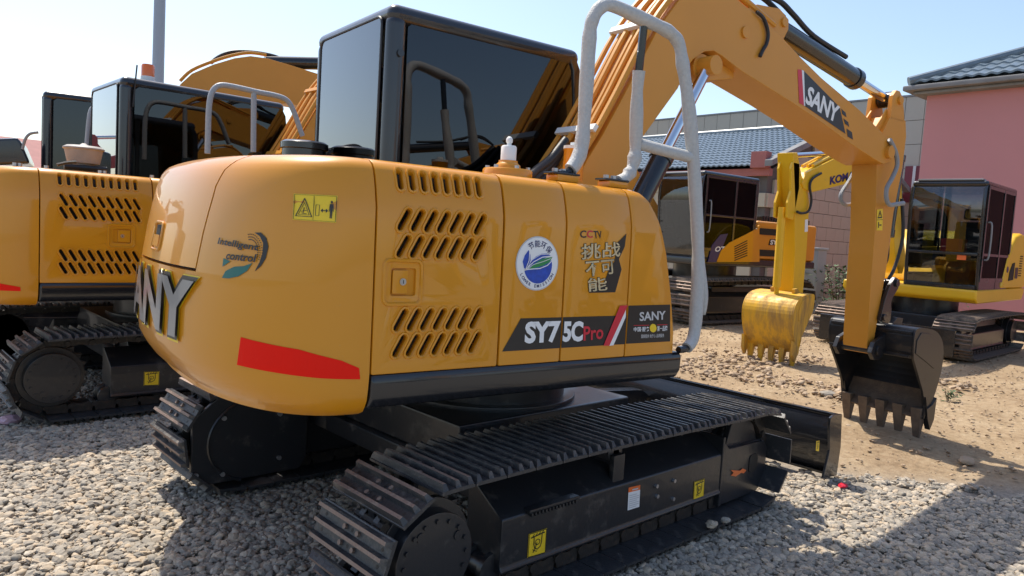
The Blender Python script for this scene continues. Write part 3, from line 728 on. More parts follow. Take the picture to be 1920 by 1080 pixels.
# ------------------------------------------------------------------ cab
def make_cab(root, rz, x0, x1, y0, y1, zb, zt, frame, panes, seat=True, front_lean=0.03, sill=0.62, name='cab', roof_t=0.10, tilt=0.0, doorframe=False):
    """panes: dict of glass materials for rear, right, left, front"""
    fp = [(x1-0.03, zt-0.06), (x1+0.005, zt-0.12), (x1+0.025, zt-0.28), (x1+0.028, zt-0.45), (x1+0.01, zt-0.70), (x1-0.03, zb+0.25), (x1-0.06, zb)]
    m = MB()
    m.box(x0, x1, y0, y1, zt-roof_t, zt)
    o = m.build(name, frame, root, bevel=0.062, seg=5, smooth=50, rz=rz)
    for ya, yb in ((y0, y0+0.095), (y1-0.095, y1)):
        p = MB(); p.box(x0, x0+0.10, ya, yb, zb, zt-0.05); p.build('rear_pillar', frame, o, bevel=0.044, seg=4, smooth=50)
    for ya, yb in ((y0, y0+0.05), (y1-0.05, y1)):
        p = MB(); p.ngon_prism(fp+[(a-0.06, b) for a, b in reversed(fp)], 'y', ya, yb); p.build('front_pillar', frame, o, bevel=0.012, seg=2)
    p = MB(); bx = x0+(x1-x0)*0.42; p.box(bx, bx+0.05, y1-0.05, y1-0.006, zb, zt-0.05); p.build('door_pillar', frame, o, bevel=0.008)
    p = MB(); p.box(x0+0.004, x0+0.05, y0+0.09, y1-0.09, zb, zb+sill); p.build('rear_wall', frame, o, bevel=0.01)
    p = MB(); p.box(x0+0.09, x1-0.06, y0+0.006, y0+0.05, zb, zb+sill*0.45); p.build('side_wall', frame, o, bevel=0.01)
    p = MB(); p.box(x0+0.09, x1-0.06, y1-0.05, y1-0.006, zb, zb+0.18); p.build('door_sill', frame, o, bevel=0.01)
    p = MB(); p.box(x0+0.02, x1-0.06, y0+0.02, y1-0.02, zb-0.02, zb+0.03); p.build('cab_floor', MT['gap'], o)
    t = 0.005
    g = MB(); g.ngon_prism(rrect(y0+0.085, y1-0.085, zb+sill+0.01, zt-0.055, 0.045, 4), 'x', x0-0.003, x0-0.003+t)
    g.build('rear_window', panes['rear'], o, smooth=30)
    sp = MB(); sp.tube([(x0-0.003, a, b) for a, b in rrect(y0+0.085, y1-0.085, zb+sill+0.01, zt-0.055, 0.045, 4)], 0.007, 6, closed=True); sp.build('window_seal', MT['rubber'], o)
    def sidepoly(za): return [(x0+0.10, za), (x0+0.10, zt-0.10), (x0+0.13, zt-0.075)]+[(a-0.004, b) for a, b in fp if b >= za]+[(float(np.interp(za, [zb, zt], [x1-0.06, x1])), za)]
    for key, yy in (('right', y0-0.002), ('left', y1-0.003)):
        g = MB(); g.prism(sidepoly(zb+0.26 if key == 'right' else zb+0.17), 'y', yy, yy+t)
        g.v = [(a, b_+(1 if key == 'right' else -1)*(c-zb)*tilt, c) for a, b_, c in g.v]; g.build('side_window', panes[key], o, smooth=30)
    if doorframe:
        zl = zb+0.12
        for xa, xb in ((x0+0.085, x0+0.135), (bx, bx+0.055), (x1-0.10, x1-0.05)):
            p = MB(); p.box(xa, xb, y1-0.004, y1+0.012, zl, zt-0.07); p.build('door_frame', frame, o, bevel=0.005)
        for za, zc_ in ((zl, zl+0.06), (zb+sill*0.9+0.1, zb+sill*0.9+0.14), (zt-0.12, zt-0.07)):
            p = MB(); p.box(x0+0.135, x1-0.10, y1-0.004, y1+0.009, za, zc_); p.build('door_frame', frame, o, bevel=0.005)
        p = MB(); p.tube(smooth_path([(x1-0.16, y1+0.01, zb+0.45), (x1-0.16, y1+0.06, zb+0.5), (x1-0.16, y1+0.06, zb+0.95), (x1-0.16, y1+0.01, zb+1.0)], 4), 0.012, 8); p.build('door_handle', MT['greyhose'], o)
    g = MB(); rows = [[(a-0.012, y, b) for y in (y0+0.04, (y0+y1)/2, y1-0.04)] for a, b in fp]
    g.grid(rows); g.build('windscreen', panes['front'], o, smooth=60)
    if seat:
        s = MB(); xc, yc = x0+(x1-x0)*0.38, (y0+y1)/2; zs = zb+0.42
        s.box(xc-0.22, xc+0.24, yc-0.22, yc+0.22, zs, zs+0.12)
        s.box(-0.06, 0.06, -0.21, 0.21, 0, 0.55, 0, Matrix.Rotation(-0.18, 3, 'Y'), (xc-0.20, yc, zs+0.08))
        s.box(-0.05, 0.05, -0.12, 0.12, 0, 0.18, 0, Matrix.Rotation(-0.2, 3, 'Y'), (xc-0.31, yc, zs+0.66))
        s.box(xc-0.15, xc+0.15, yc-0.18, yc+0.18, zb+0.03, zs)
        s.build('seat', MT['seat'], o, bevel=0.03, seg=3, smooth=50)
        for yy in (yc-0.31, yc+0.31):
            s = MB(); s.box(xc-0.2, xc+0.2, yy-0.06, yy+0.06, zs-0.1, zs+0.14); s.tube([(xc+0.15, yy, zs+0.14), (xc+0.18, yy, zs+0.34)], 0.018, 8); s.build('control_console', MT['gap'], o, bevel=0.012)
        s = MB(); s.box(x1-0.30, x1-0.12, y0+0.06, y0+0.14, zb+0.5, zb+0.95); s.build('monitor_post', MT['gap'], o, bevel=0.012)
    return o
def quad(c00, c10, c11, c01):
    c00, c10, c11, c01 = map(np.array, (c00, c10, c11, c01))
    return lambda a, b: (c00*(1-a)*(1-b)+c10*a*(1-b)+c11*a*b+c01*(1-a)*b)
def qsurf(surf, q): return lambda a, b, off: surf(*q(a, b), off)
def stroke(pts, w):
    L, R_ = [], []
    for i, p in enumerate(pts):
        a = Vector(pts[max(i-1, 0)]); b = Vector(pts[min(i+1, len(pts)-1)]); t = (b-a).normalized(); n = Vector((-t.y, t.x))*w/2
        L.append((p[0]+n.x, p[1]+n.y)); R_.append((p[0]-n.x, p[1]-n.y))
    return L+R_[::-1]
def segs(pts, w):
    return [stroke([a, b], w) for a, b in zip(pts, pts[1:])]
def circle(cx, cy, rx, ry=None, n=28, a0=0, a1=360):
    ry = ry or rx
    return [(cx+rx*math.cos(rad(a0+(a1-a0)*i/n)), cy+ry*math.sin(rad(a0+(a1-a0)*i/n))) for i in range(n+(0 if a1-a0 == 360 else 1))]
def multi(name, polys, surf, mat, parent, off, rz=None):
    """several flat marks of one print, joined"""
    m = MB()
    for lp in polys:
        lp = [(float(a), float(b)) for a, b in lp]
        tr = tessellate_polygon([[Vector((a, b, 0)) for a, b in lp]])
        m.add([surf(a, b, off) for a, b in lp], [tuple(t) for t in tr])
    return m.build(name, mat, parent, smooth=0, rz=rz)
def arc_text(name, body, surf, cx, cy, r, size, mid_deg, step_deg, mat, parent, off, flip=False, rz=None, bold=0.02):
    m = MB(); n = len(body)
    for i, ch in enumerate(body):
        if ch == ' ': continue
        a = mid_deg+(i-(n-1)/2)*step_deg*(1 if flip else -1)
        me = text_mesh(ch, bold); co = [v.co.copy() for v in me.vertices]
        lo = min(c.x for c in co); hi = max(c.x for c in co); fs = [tuple(p.vertices) for p in me.polygons]
        th = rad(a-90) if not flip else rad(a+90)
        V = []
        for c in co:
            x, y = (c.x-(lo+hi)/2)*size, (c.y-0.35)*size
            V.append(surf(cx+r*math.cos(rad(a))+x*math.cos(th)-y*math.sin(th), cy+r*math.sin(rad(a))+x*math.sin(th)+y*math.cos(th), off))
        m.add(V, fs); bpy.data.meshes.remove(me)
    return m.build(name, mat, parent, smooth=0, rz=rz)
HOOK = [stroke([(0.12, 0.80), (0.88, 0.88)], 0.05)]+[stroke([(0.22+0.17*i, 0.83+0.016*i), (0.30+0.17*i, 0.93+0.016*i)], 0.035) for i in range(4)]+[
    stroke([(0.30, 0.80), (0.30, 0.50), (0.36, 0.34), (0.50, 0.26), (0.66, 0.34), (0.73, 0.52), (0.73, 0.84)], 0.045),
    stroke(circle(0.50, 0.56, 0.13, 0.11, 16, 0, 359), 0.035), stroke([(0.28, 0.16), (0.40, 0.36), (0.48, 0.56)], 0.04), stroke([(0.24, 0.30), (0.38, 0.22), (0.50, 0.18)], 0.03)]
def hook_sticker(corners, surf, parent, rz=None):
    q = quad(*corners); s = qsurf(surf, q)
    o = multi('sticker', [[(0, 0), (1, 0), (1, 1), (0, 1)]], s, MT['decal_yellow'], parent, 0.002, rz)
    multi('pictogram', HOOK, s, MT['decal_black'], o, 0.0035)
    multi('sticker_border', [stroke([(0.03, 0.02), (0.97, 0.02)], 0.03), stroke([(0.97, 0.02), (0.97, 0.98)], 0.03), stroke([(0.03, 0.98), (0.97, 0.98)], 0.03), stroke([(0.03, 0.02), (0.03, 0.98)], 0.03)], s, MT['decal_black'], o, 0.0033)
    return o
def make_panels(root, rz, seams, mat, front_x):
    out = []
    for i in range(len(seams)-1):
        out.append(panel('side_panel', seams[i]+0.004, seams[i+1]-0.004, 0.922, HTOP, [], mat, root, rz))
    x0 = seams[-1]+0.003; w = front_x-x0
    prof = [(x0, 0.922), (front_x, 0.922), (front_x-0.004, 1.02), (front_x-0.035, 1.18), (front_x-0.085, 1.38), (front_x-0.145, 1.54), (front_x-0.19, 1.62), (front_x-0.23, 1.665), (front_x-0.26, 1.69), (front_x-0.27, HTOP), (x0, HTOP)]
    out.append(panel('side_panel', 0, 0, 0, 0, [], mat, root, rz, corner=prof))
    # the panel's front edge turned inwards
    e = MB(); pr = [(front_x, 0.922), (front_x-0.004, 1.02), (front_x-0.035, 1.18), (front_x-0.085, 1.38), (front_x-0.145, 1.54), (front_x-0.19, 1.62), (front_x-0.23, 1.665)]
    e.grid([[SIDE(a-0.004, b, -0.004*0) for a, b in pr], [(SIDE(a, b, 0)[0]+0.012, SIDE(a, b, 0)[1]+0.03, SIDE(a, b, 0)[2]) for a, b in pr], [(SIDE(a, b, 0)[0]+0.006, SIDE(a, b, 0)[1]+0.30, SIDE(a, b, 0)[2]) for a, b in pr]])
    e.build('front_edge', mat, out[-1], smooth=60)
    return out
def make_deck(root, rz, front_x, mat):
    s = MB(); prof = []
    s.prism([(-0.952, 0.925), (-0.965, 0.90), (-0.962, 0.84), (-0.94, 0.80), (-0.88, 0.79), (-0.60, 0.79), (-0.60, 0.925)], 'x', XJ+0.006, front_x+0.06)
    sk = s.build('skirt_beam', MT['black'], root, bevel=0.014, seg=3, smooth=45, rz=rz)
    d = MB(); d.box(XJ+0.01, front_x+0.02, -0.90, -0.06, 0.82, 0.93); d.box(XJ+0.01, front_x+0.25, -0.059, 0.93, 0.82, 0.93); d.build('deck', MT['chassis'], root, bevel=0.01, rz=rz)
    h = MB(); h.box(XJ-0.02, -0.70, -0.80, 0.86, 1.60, 1.668); h.box(-0.72, front_x-0.22, -0.80, -0.40, 1.60, 1.667); h.box(XJ, -0.67, 0.80, 0.94, 0.93, 1.62)
    h.build('hood_top', mat, root, bevel=0.01, rz=rz)
    f = MB(); f.box(-0.68, front_x-0.16, -0.86, -0.42, 0.94, 1.60); f.box(XJ+0.02, -0.70, -0.80, 0.80, 0.94, 1.60); f.build('inner_body', MT['gap'], root, rz=rz)

# ================================================================== main excavator
ex = thing('excavator', 'large amber excavator in the foreground with foam wrapped handrail and black bucket', 'excavator')
near, far = make_under(ex)
SEAM = [-0.608, -0.292, 0.085]; FX = 0.405
cwt, rhood = make_counterweight(ex, PSI, MT['yellow'])
door = make_door(ex, PSI, XJ+0.007, -0.613, slots_main(), -1.083, -0.985, MT['yellow'])
pans = make_panels(ex, PSI, SEAM, MT['yellow'], FX)
make_deck(ex, PSI, FX, MT['yellow'])
panes = {'rear': MT['glass'], 'right': MT['glass_dark'], 'left': MT['glass'], 'front': MT['glass']}
cab = make_cab(ex, PSI, -0.655, 0.55, 0.0, 0.925, 1.0, 2.495, MT['cabblack'], panes, sill=0.72, tilt=0.012)
g = MB(); g.cyl((-0.60, 0.0, 2.26), (-0.60, -0.014, 2.26), 0.018, n=14); g.build('cap_screw', MT['black'], cab)
make_front(ex, PSI, MT['yellow_flat'], True)
make_bucket(ex, PSI)
# decals on the boom (SANY plate with red bar and fading squares)
BP = planeY(-0.3905)
def bq(*uv): return [tuple(up_y(u, v, -0.3905)[[0, 2]]) for u, v in uv]
boomo = [o for o in ex.children if o.name.startswith('boom') and 'cyl' not in o.name][0]
plate = multi('boom_plate', [bq((1507, 133), (1574, 201), (1585, 251), (1509, 199))], BP, MT['decal_black'], boomo, 0.002)
multi('red_bar', [bq((1495, 130), (1503, 131), (1507, 198), (1498, 193))], BP, MT['decal_red'], boomo, 0.002)
multi('white_bar', [bq((1503, 131), (1507, 133), (1510, 199), (1507, 198))], BP, MT['decal_white'], boomo, 0.002)
multi('plate_squares', [bq((1577, 204), (1585, 211), (1587, 220), (1579, 214)), bq((1581, 222), (1590, 229), (1592, 238), (1584, 232)), bq((1587, 241), (1597, 248), (1599, 262), (1589, 256))], BP, MT['decal_black'], boomo, 0.002)
o_, eu_, ev_ = o_b = bq((1508, 193), (1567, 232), (1516, 160))
decal_text('boom_lettering', 'SANY', BP, o_, eu_, ev_, MT['decal_white'], plate, bold=0.035, space=0.95, off=0.004)
# arm warning sticker
armo = [o for o in ex.children if o.name == 'arm'][0]
q = quad(*[tuple(up_y(u, v, -0.3405)[[0, 2]]) for u, v in ((1643, 432), (1654, 432), (1655, 391), (1644, 393))])
st = multi('sticker', [[(0, 0), (1, 0), (1, 1), (0, 1)]], qsurf(planeY(-0.3405), q), MT['decal_yellow'], armo, 0.002)
multi('pictogram', [*segs([(0.15, 0.6), (0.5, 0.92), (0.85, 0.6), (0.15, 0.6)], 0.06), stroke([(0.5, 0.82), (0.5, 0.66)], 0.1), stroke([(0.3, 0.12), (0.3, 0.4)], 0.15), stroke([(0.45, 0.25), (0.8, 0.25)], 0.06), [(0, .49), (1, .49), (1, .51), (0, .51)]], qsurf(planeY(-0.3405), q), MT['decal_black'], st, 0.0035)

# decals on the right flank -----------------------------------------------------
S = side_px
sm2 = SEAM[1]; sm3 = SEAM[2]
c0 = S(1007, 494); rx = (S(1046, 494)[0]-S(968, 494)[0])/2; rz_ = (S(1007, 442)[1]-S(1007, 546)[1])/2; R0 = (rx+rz_)/2
disc = decal_poly('round_badge', [circle(c0[0], c0[1], R0, n=40)], SIDE, MT['decal_grey'], pans[0], 0.002)
decal_poly('badge_white', [circle(c0[0], c0[1], R0*0.955, n=40)], SIDE, MT['decal_white'], disc, 0.003)
B = lambda a, b, off: SIDE(c0[0]+a*R0, c0[1]+b*R0, off)
lower = circle(0.03, -0.08, 0.66, n=24, a0=198, a1=378)
multi('badge_blue', [lower+[(0.5, 0.12), (0.1, -0.06), (-0.3, -0.2)],
    [(-0.62, -0.18), (-0.70, 0.05), (-0.62, 0.28), (-0.45, 0.48), (-0.36, 0.30), (-0.34, 0.1), (-0.42, -0.08), (-0.55, -0.22)],
    [(-0.50, -0.22), (-0.36, 0.02), (-0.12, 0.24), (0.15, 0.36), (0.42, 0.38), (0.62, 0.30), (0.35, 0.22), (0.05, 0.06), (-0.25, -0.10)]], B, MT['decal_blue'], disc, 0.004)
multi('badge_leaf', [[(-0.42, -0.22), (-0.1, 0.02), (0.2, 0.18), (0.68, 0.26), (0.55, 0.06), (0.3, -0.06), (0.0, -0.14)]], B, MT['decal_green'], disc, 0.005)
multi('badge_lines', [stroke([(-0.58, -0.24), (-0.2, 0.06), (0.2, 0.24), (0.66, 0.30)], 0.035), stroke([(-0.58, -0.24), (-0.2, -0.04), (0.25, 0.08), (0.6, 0.2)], 0.02), stroke([(-0.56, -0.22), (-0.42, 0.1), (-0.42, 0.44)], 0.03), stroke([(-0.5, -0.2), (-0.3, 0.12), (0.1, 0.33), (0.5, 0.36)], 0.02), stroke([(-0.6, -0.24), (-0.2, -0.2), (0.1, -0.18), (0.45, -0.06), (0.66, 0.12)], 0.035)], B, MT['decal_white'], disc, 0.006)
arc_text('badge_text', 'LOWER EMISSION', B, 0, 0, 0.83, 0.17, 270, 9.2, MT['decal_navy'], disc, 0.004, flip=True)
arc_text('badge_text', '节能环保', B, 0, 0, 0.72, 0.28, 82, 24, MT['decal_navy'], disc, 0.004, bold=0.012)
# television-challenge emblem
o1 = decal_text('emblem_text', 'C', SIDE, S(1087, 446), S(1099, 446), S(1087, 432), MT['decal_black'], pans[1], 0.02, off=0.002)
decal_text('emblem_text', 'C', SIDE, S(1100, 446), S(1111, 446), S(1100, 432), MT['decal_red'], pans[1], 0.02, off=0.002)
decal_text('emblem_text', 'TV', SIDE, S(1112, 447), S(1127, 447), S(1112, 433), MT['decal_black'], pans[1], 0.02, off=0.002, shear=-0.2)
em = multi('emblem_back', [[S(*p) for p in ((1150, 462), (1174, 438), (1171, 462), (1160, 486), (1165, 505), (1153, 548), (1104, 549), (1103, 541), (1128, 538), (1136, 520), (1143, 500), (1152, 490), (1154, 476))]], SIDE, MT['decal_black'], pans[1], 0.002)
for _t, _a in (('挑战', (S(1088, 488), S(1163, 482), S(1088, 457))), ('不可', (S(1097, 520), S(1153, 514), S(1095, 490))), ('能', (S(1101, 548), S(1139, 545), S(1099, 521)))): decal_text('emblem_outline', _t, SIDE, *_a, MT['decal_black'], em, 0.03, off=0.003)
decal_text('emblem_text', '挑战', SIDE, S(1089, 487), S(1162, 481), S(1089, 458), MT['gold'], em, 0.012, off=0.004)
decal_text('emblem_text', '不可', SIDE, S(1098, 519), S(1152, 513), S(1096, 491), MT['gold'], em, 0.012, off=0.004)
decal_text('emblem_text', '能', SIDE, S(1102, 547), S(1138, 544), S(1100, 522), MT['gold'], em, 0.010, off=0.004)
# model band
xa = lambda u, v, x: np.array([x, S(u, v)[1]])
b0, b1, b2, b3 = S(941, 659), S(976, 597), S(1154, 592), S(1172, 645)
g_ = 0.0035; x4 = sm3
band1 = decal_poly('model_band', [[b0, b1, (sm2-g_, b1[1]*0.5+b2[1]*0.5), (sm2-g_, (b0[1]+b3[1])/2)]], SIDE, MT['decal_black'], pans[0], 0.002)
band2 = decal_poly('model_band', [[(sm2+g_, (b0[1]+b3[1])/2), (sm2+g_, (b1[1]+b2[1])/2), b2, (x4-g_, b2[1]), (x4-g_, b3[1])]], SIDE, MT['decal_black'], pans[1], 0.002)
decal_text('model_lettering', 'SY7', SIDE, S(982, 645), (sm2-0.008, S(982, 645)[1]), S(984, 603), MT['decal_white'], band1, 0.045, space=0.95, off=0.004)
decal_text('model_lettering', '5C', SIDE, (sm2+0.006, S(1055, 641)[1]), S(1091, 640), (sm2+0.006, S(1055, 602)[1]), MT['decal_white'], band2, 0.045, space=0.95, off=0.004)
decal_text('model_suffix', 'Pro', SIDE, S(1093, 639), S(1130, 635), S(1093, 612), MT['decal_red'], band2, 0.02, off=0.004)
multi('red_stripe', [[S(*p) for p in ((1130, 648), (1161, 573), (1176, 572), (1141, 648))]], SIDE, MT['decal_red'], pans[1], 0.005)
multi('white_stripe', [[S(*p) for p in ((1141, 648), (1172, 581), (1172, 594), (1149, 647))]], SIDE, MT['decal_white'], pans[1], 0.0045)
box = decal_poly('slogan_box', [[(x4+0.005, S(1181, 573)[1]), S(1256, 571), S(1256, 640), (x4+0.005, S(1181, 644)[1])]], SIDE, MT['decal_black'], pans[2], 0.002)
decal_text('slogan_lettering', 'SANY', SIDE, S(1198, 602), S(1247, 599), S(1198, 585), MT['decal_grey'], box, 0.025, off=0.004)
decal_text('slogan_text', '中国·服务', SIDE, S(1187, 622), S(1217, 621), S(1187, 613), MT['decal_white'], box, 0.015, off=0.004)
decal_text('slogan_text', '第一品牌', SIDE, S(1231, 621), S(1250, 620), S(1231, 611), MT['decal_white'], box, 0.015, off=0.004)
multi('slogan_coin', [[S(1223.5+6.5*math.cos(t*0.5), 615+8*math.sin(t*0.5)) for t in range(12)]], SIDE, MT['decal_yellow'], box, 0.004)
multi('slogan_line', [[S(*p) for p in ((1187, 609.5), (1216, 609), (1216, 610), (1187, 610.5))], [S(*p) for p in ((1231, 608.5), (1250, 608), (1250, 609), (1231, 609.5))]], SIDE, MT['decal_red'], box, 0.004)
decal_text('slogan_text', '国家服务 始于心 品质服务', SIDE, S(1201, 634), S(1244, 632), S(1201, 627), MT['decal_grey'], box, 0.01, off=0.004)

# marks on the counterweight ------------------------------------------------------
Cq = lambda u, v: cw_px(u, v)
q = quad(Cq(549, 412), Cq(630, 418), Cq(633, 367), Cq(551, 363)); CW2 = qsurf(CWS, q)
def cwpolys(name, polys, surf, mat, parent, off, n=6):
    m = MB()
    for lp in polys:
        lp = [(float(a), float(b)) for a, b in lp]; me = curve_shape([lp]); lo, hi = min(a for a, b in lp), max(a for a, b in lp); k = max(n, int((hi-lo)/0.03)+1)
        cut_mesh(me, [lo+(hi-lo)*i/k for i in range(1, k)])
        m.add([surf(v.co.x, v.co.y, off) for v in me.vertices], [tuple(p.vertices) for p in me.polygons]); bpy.data.meshes.remove(me)
    return m.build(name, mat, parent, smooth=0)
wst = cwpolys('warning_sticker', [[(0, 0), (1, 0), (1, 1), (0, 1)]], CW2, MT['decal_yellow'], cwt, 0.002)
cwpolys('pictogram', segs([(0.07, 0.16), (0.26, 0.84), (0.44, 0.16), (0.06, 0.16)], 0.022)+segs([(0.13, 0.22), (0.26, 0.68), (0.38, 0.22), (0.13, 0.22)], 0.012)+[ stroke([(0.26, 0.5), (0.24, 0.3)], 0.02), stroke([(0.18, 0.34), (0.34, 0.40)], 0.015), stroke([(0.20, 0.28), (0.32, 0.26)], 0.02),
    *segs([(0.52, 0.22), (0.60, 0.22), (0.60, 0.62), (0.52, 0.62), (0.52, 0.22)], 0.012), stroke([(0.64, 0.42), (0.78, 0.42)], 0.03), [(0.63, 0.42), (0.68, 0.50), (0.68, 0.34)], [(0.80, 0.42), (0.75, 0.50), (0.75, 0.34)],
    circle(0.87, 0.75, 0.025, 0.05, 12), [(0.83, 0.68), (0.91, 0.68), (0.925, 0.40), (0.91, 0.40), (0.90, 0.58), (0.895, 0.15), (0.875, 0.15), (0.87, 0.38), (0.865, 0.15), (0.845, 0.15), (0.84, 0.58), (0.83, 0.40), (0.815, 0.40)],
    stroke([(0.475, 0.05), (0.475, 0.95)], 0.008), *segs([(0.02, 0.03), (0.98, 0.03), (0.98, 0.97), (0.02, 0.97), (0.02, 0.03)], 0.010)], CW2, MT['decal_black'], wst, 0.0035, 4)
refl = cwpolys('red_reflector', [[Cq(*p) for p in ((452, 632), (445, 684), (520, 699), (600, 709), (675, 711), (673, 690), (640, 676), (560, 655))]], CWS, MT['reflector'], cwt, 0.002, 1)
remesh_src = None
ir = lambda pts: [Cq(*p) for p in pts]
wheel = cwpolys('emblem_wheel', [ir([(478, 436), (490, 436), (500, 446), (504, 462), (499, 484), (490, 499), (478, 509), (487, 492), (493, 474), (494, 456), (488, 443)])], CWS, MT['decal_black'], cwt, 0.002, 1)
dots = []
for i in range(16):
    t = i/15; a = rad(100-130*t); cx_, cy_ = 470+22*math.cos(a), 472-32*math.sin(a)
    for k in range(3):
        x, y = 470+(22-4*k)*math.cos(a), 472-(33-5*k)*math.sin(a); dots.append(ir([(x-.9, y-.9), (x+.9, y-.9), (x+.9, y+.9), (x-.9, y+.9)]))
cwpolys('emblem_tread', dots, CWS, MT['decal_black'], wheel, 0.002, 1)
cwpolys('emblem_swoosh', [ir([(417, 521), (424, 508), (440, 500), (458, 499), (474, 493), (464, 508), (448, 518), (430, 522)]), ir([(420, 484), (433, 490), (424, 496), (418, 500)])], CWS, MT['decal_teal'], wheel, 0.0025, 1)
decal_text('emblem_lettering', 'Intelligent', CWS, Cq(410, 461), Cq(486, 474), Cq(412, 445), MT['decal_black'], wheel, 0.028, off=0.006, shear=0.15)
decal_text('emblem_lettering', 'control', CWS, Cq(426, 486), Cq(482, 492), Cq(428, 471), MT['decal_black'], wheel, 0.028, off=0.006, shear=0.15)
sr = 0.695; zt_, zb_ = 1.205, 0.985
decal_text('rear_lettering_edge', 'SANY', CWS, (CWL-sr+0.018, zb_-0.022), (sr-0.018, zb_-0.022), (CWL-sr+0.018, zt_+0.018), MT['decal_yellow'], cwt, 0.075, off=0.003, cuts=40, space=0.92)
decal_text('rear_lettering_back', 'SANY', CWS, (CWL-sr+0.013, zb_-0.012), (sr-0.013, zb_-0.012), (CWL-sr+0.013, zt_+0.014), MT['decal_black'], cwt, 0.065, off=0.008, cuts=40, space=0.92)
decal_text('rear_lettering', 'SANY', CWS, (CWL-sr, zb_), (sr, zb_), (CWL-sr, zt_), MT['gunmetal'], cwt, 0.03, off=0.016, cuts=40, space=0.92)
# stickers on the near track frame
FY = planeY(-0.9755)
fq = lambda *uv: [tuple(hy(u, v, -0.9755)[[0, 2]]) for u, v in uv]
hook_sticker(fq((988, 1046), (1022, 1036), (1025, 990), (991, 1001)), FY, near)
hook_sticker(fq((1299, 938), (1319, 931), (1321, 897), (1301, 903)), FY, near)
q = quad(*fq((1176, 957), (1198, 950), (1200, 909), (1178, 914))); s_ = qsurf(FY, q)
lb = multi('sticker', [[(0, 0), (1, 0), (1, 0.78), (0, 0.78)]], s_, MT['decal_white'], near, 0.002)
multi('sticker_header', [[(0, 0.78), (1, 0.78), (1, 1), (0, 1)]], s_, MT['decal_orange'], lb, 0.002)
multi('sticker_print', [[(0.08, 0.08+0.09*i), (0.92-0.2*(i % 3 == 0), 0.08+0.09*i), (0.92-0.2*(i % 3 == 0), 0.11+0.09*i), (0.08, 0.11+0.09*i)] for i in range(7)]+[[(0.3, 0.84), (0.8, 0.84), (0.8, 0.90), (0.3, 0.90)]], s_, MT['decal_grey'], lb, 0.0035)
multi('arrow_mark', [fq((1369, 891), (1374, 886), (1369, 881), (1386, 882), (1391, 878), (1398, 881), (1393, 887), (1388, 886), (1378, 893))], planeY(-0.9765), MT['decal_orange'], near, 0.004)
m = MB(); ph = hy(1412, 868, -0.977); m.ngon_prism(rrect(ph[0]-0.045, ph[0]+0.045, ph[2]-0.05, ph[2]+0.05, 0.025, 4), 'y', -0.979, -0.976); m.build('grease_hole', MT['gap'], near)
m = MB()
for u, v in ((1230, 911), (1263, 901), (1231, 930), (1261, 935)):
    p = hy(u, v, -0.976); m.cyl((p[0], -0.974, p[2]), (p[0], -0.986, p[2]), 0.010, n=8)
m.build('frame_bolt', MT['bolt'], near)
# carrier roller on its bracket, steps on the frame
m = MB(); m.box(-0.03, 0.05, -0.955, -0.925, 0.34, 0.47); m.box(-0.02, 0.04, -0.93, -0.80, 0.42, 0.50); m.build('roller_bracket', MT['chassis'], near, bevel=0.008)
m = MB(); m.lathe([(0.02, -0.07), (0.05, -0.065), (0.05, 0.065), (0.02, 0.07)], (0.01, -0.86, 0.475), (0, 1, 0), 18); m.build('carrier_roller', MT['shoe'], near)
m = MB()
for i in range(14): m.box(-0.575+i*0.02, -0.565+i*0.02, -0.992, -0.974, 0.322, 0.338)
m.box(-0.585, -0.29, -0.99, -0.90, 0.338, 0.352); m.build('step_tread', MT['chassis'], near, bevel=0.003)
# cover plate with bolts on the inside of the far track
m = MB(); m.ngon_prism([(-1.30, 0.16), (-1.22, 0.08), (-0.72, 0.08), (-0.68, 0.14), (-0.68, 0.46), (-0.80, 0.52), (-1.18, 0.52), (-1.30, 0.42)], 'y', 0.665, 0.69); cp = m.build('cover_plate', MT['chassis'], far, bevel=0.006)
m = MB(); m.tube([(-0.98+0.24*math.cos(rad(a)), 0.662, 0.285+0.215*math.sin(rad(a))) for a in range(100, 262, 9)], 0.008, 6); m.build('cover_rib', MT['chassis'], cp)
for x, z in ((-1.145, 0.416), (-1.144, 0.126), (-1.277, 0.143), (-0.846, 0.40), (-0.842, 0.161)):
    m = MB(); m.cyl((x, 0.666, z), (x, 0.652, z), 0.012, n=8); m.build('cover_bolt', MT['bolt'], cp)

# blade warning sticker
bl = [o for o in ex.children if o.name == 'dozer_blade'][0]
q = quad(*[tuple(hy(u, v, -1.0665)[[0, 2]]) for u, v in ((1529, 845), (1535, 846), (1536, 826), (1530, 827))])
s_ = qsurf(planeY(-1.0665), q); st = multi('sticker', [[(0, 0), (1, 0), (1, 1), (0, 1)]], s_, MT['decal_yellow'], bl, 0.002); multi('pictogram', HOOK, s_, MT['decal_black'], st, 0.0035)

# foam-wrapped handrail ------------------------------------------------------------
def wobble(P, r, seed, amp=0.18):
    rr = random.Random(seed); n = len(P); k = [1+amp*rr.uniform(-1, 1) for _ in range(n//2+2)]
    return [r*(0.5*(k[i//2]+k[(i+1)//2])) for i in range(n)]
pa = [(1046, 326, -.80), (1066, 321, -.80), (1082, 300, -.80), (1091, 270, -.80), (1097, 200, -.80), (1104, 85, -.80), (1110, 40, -.81), (1126, 14, -.82), (1150, 11, -.83), (1205, 36, -.85), (1250, 57, -.87), (1272, 80, -.88), (1280, 120, -.89), (1290, 190, -.90), (1300, 300, -.91), (1307, 420, -.92), (1309, 500, -.93), (1305, 590, -.94), (1300, 632, -.95), (1288, 652, -.96), (1272, 656, -.96)]
P = smooth_path([up_y(u, v, y) for u, v, y in pa], 5)
rail = MB(); rail.tube(P, 0.017, 8)
ro = rail.build('handrail', MT['black'], ex, rz=PSI)
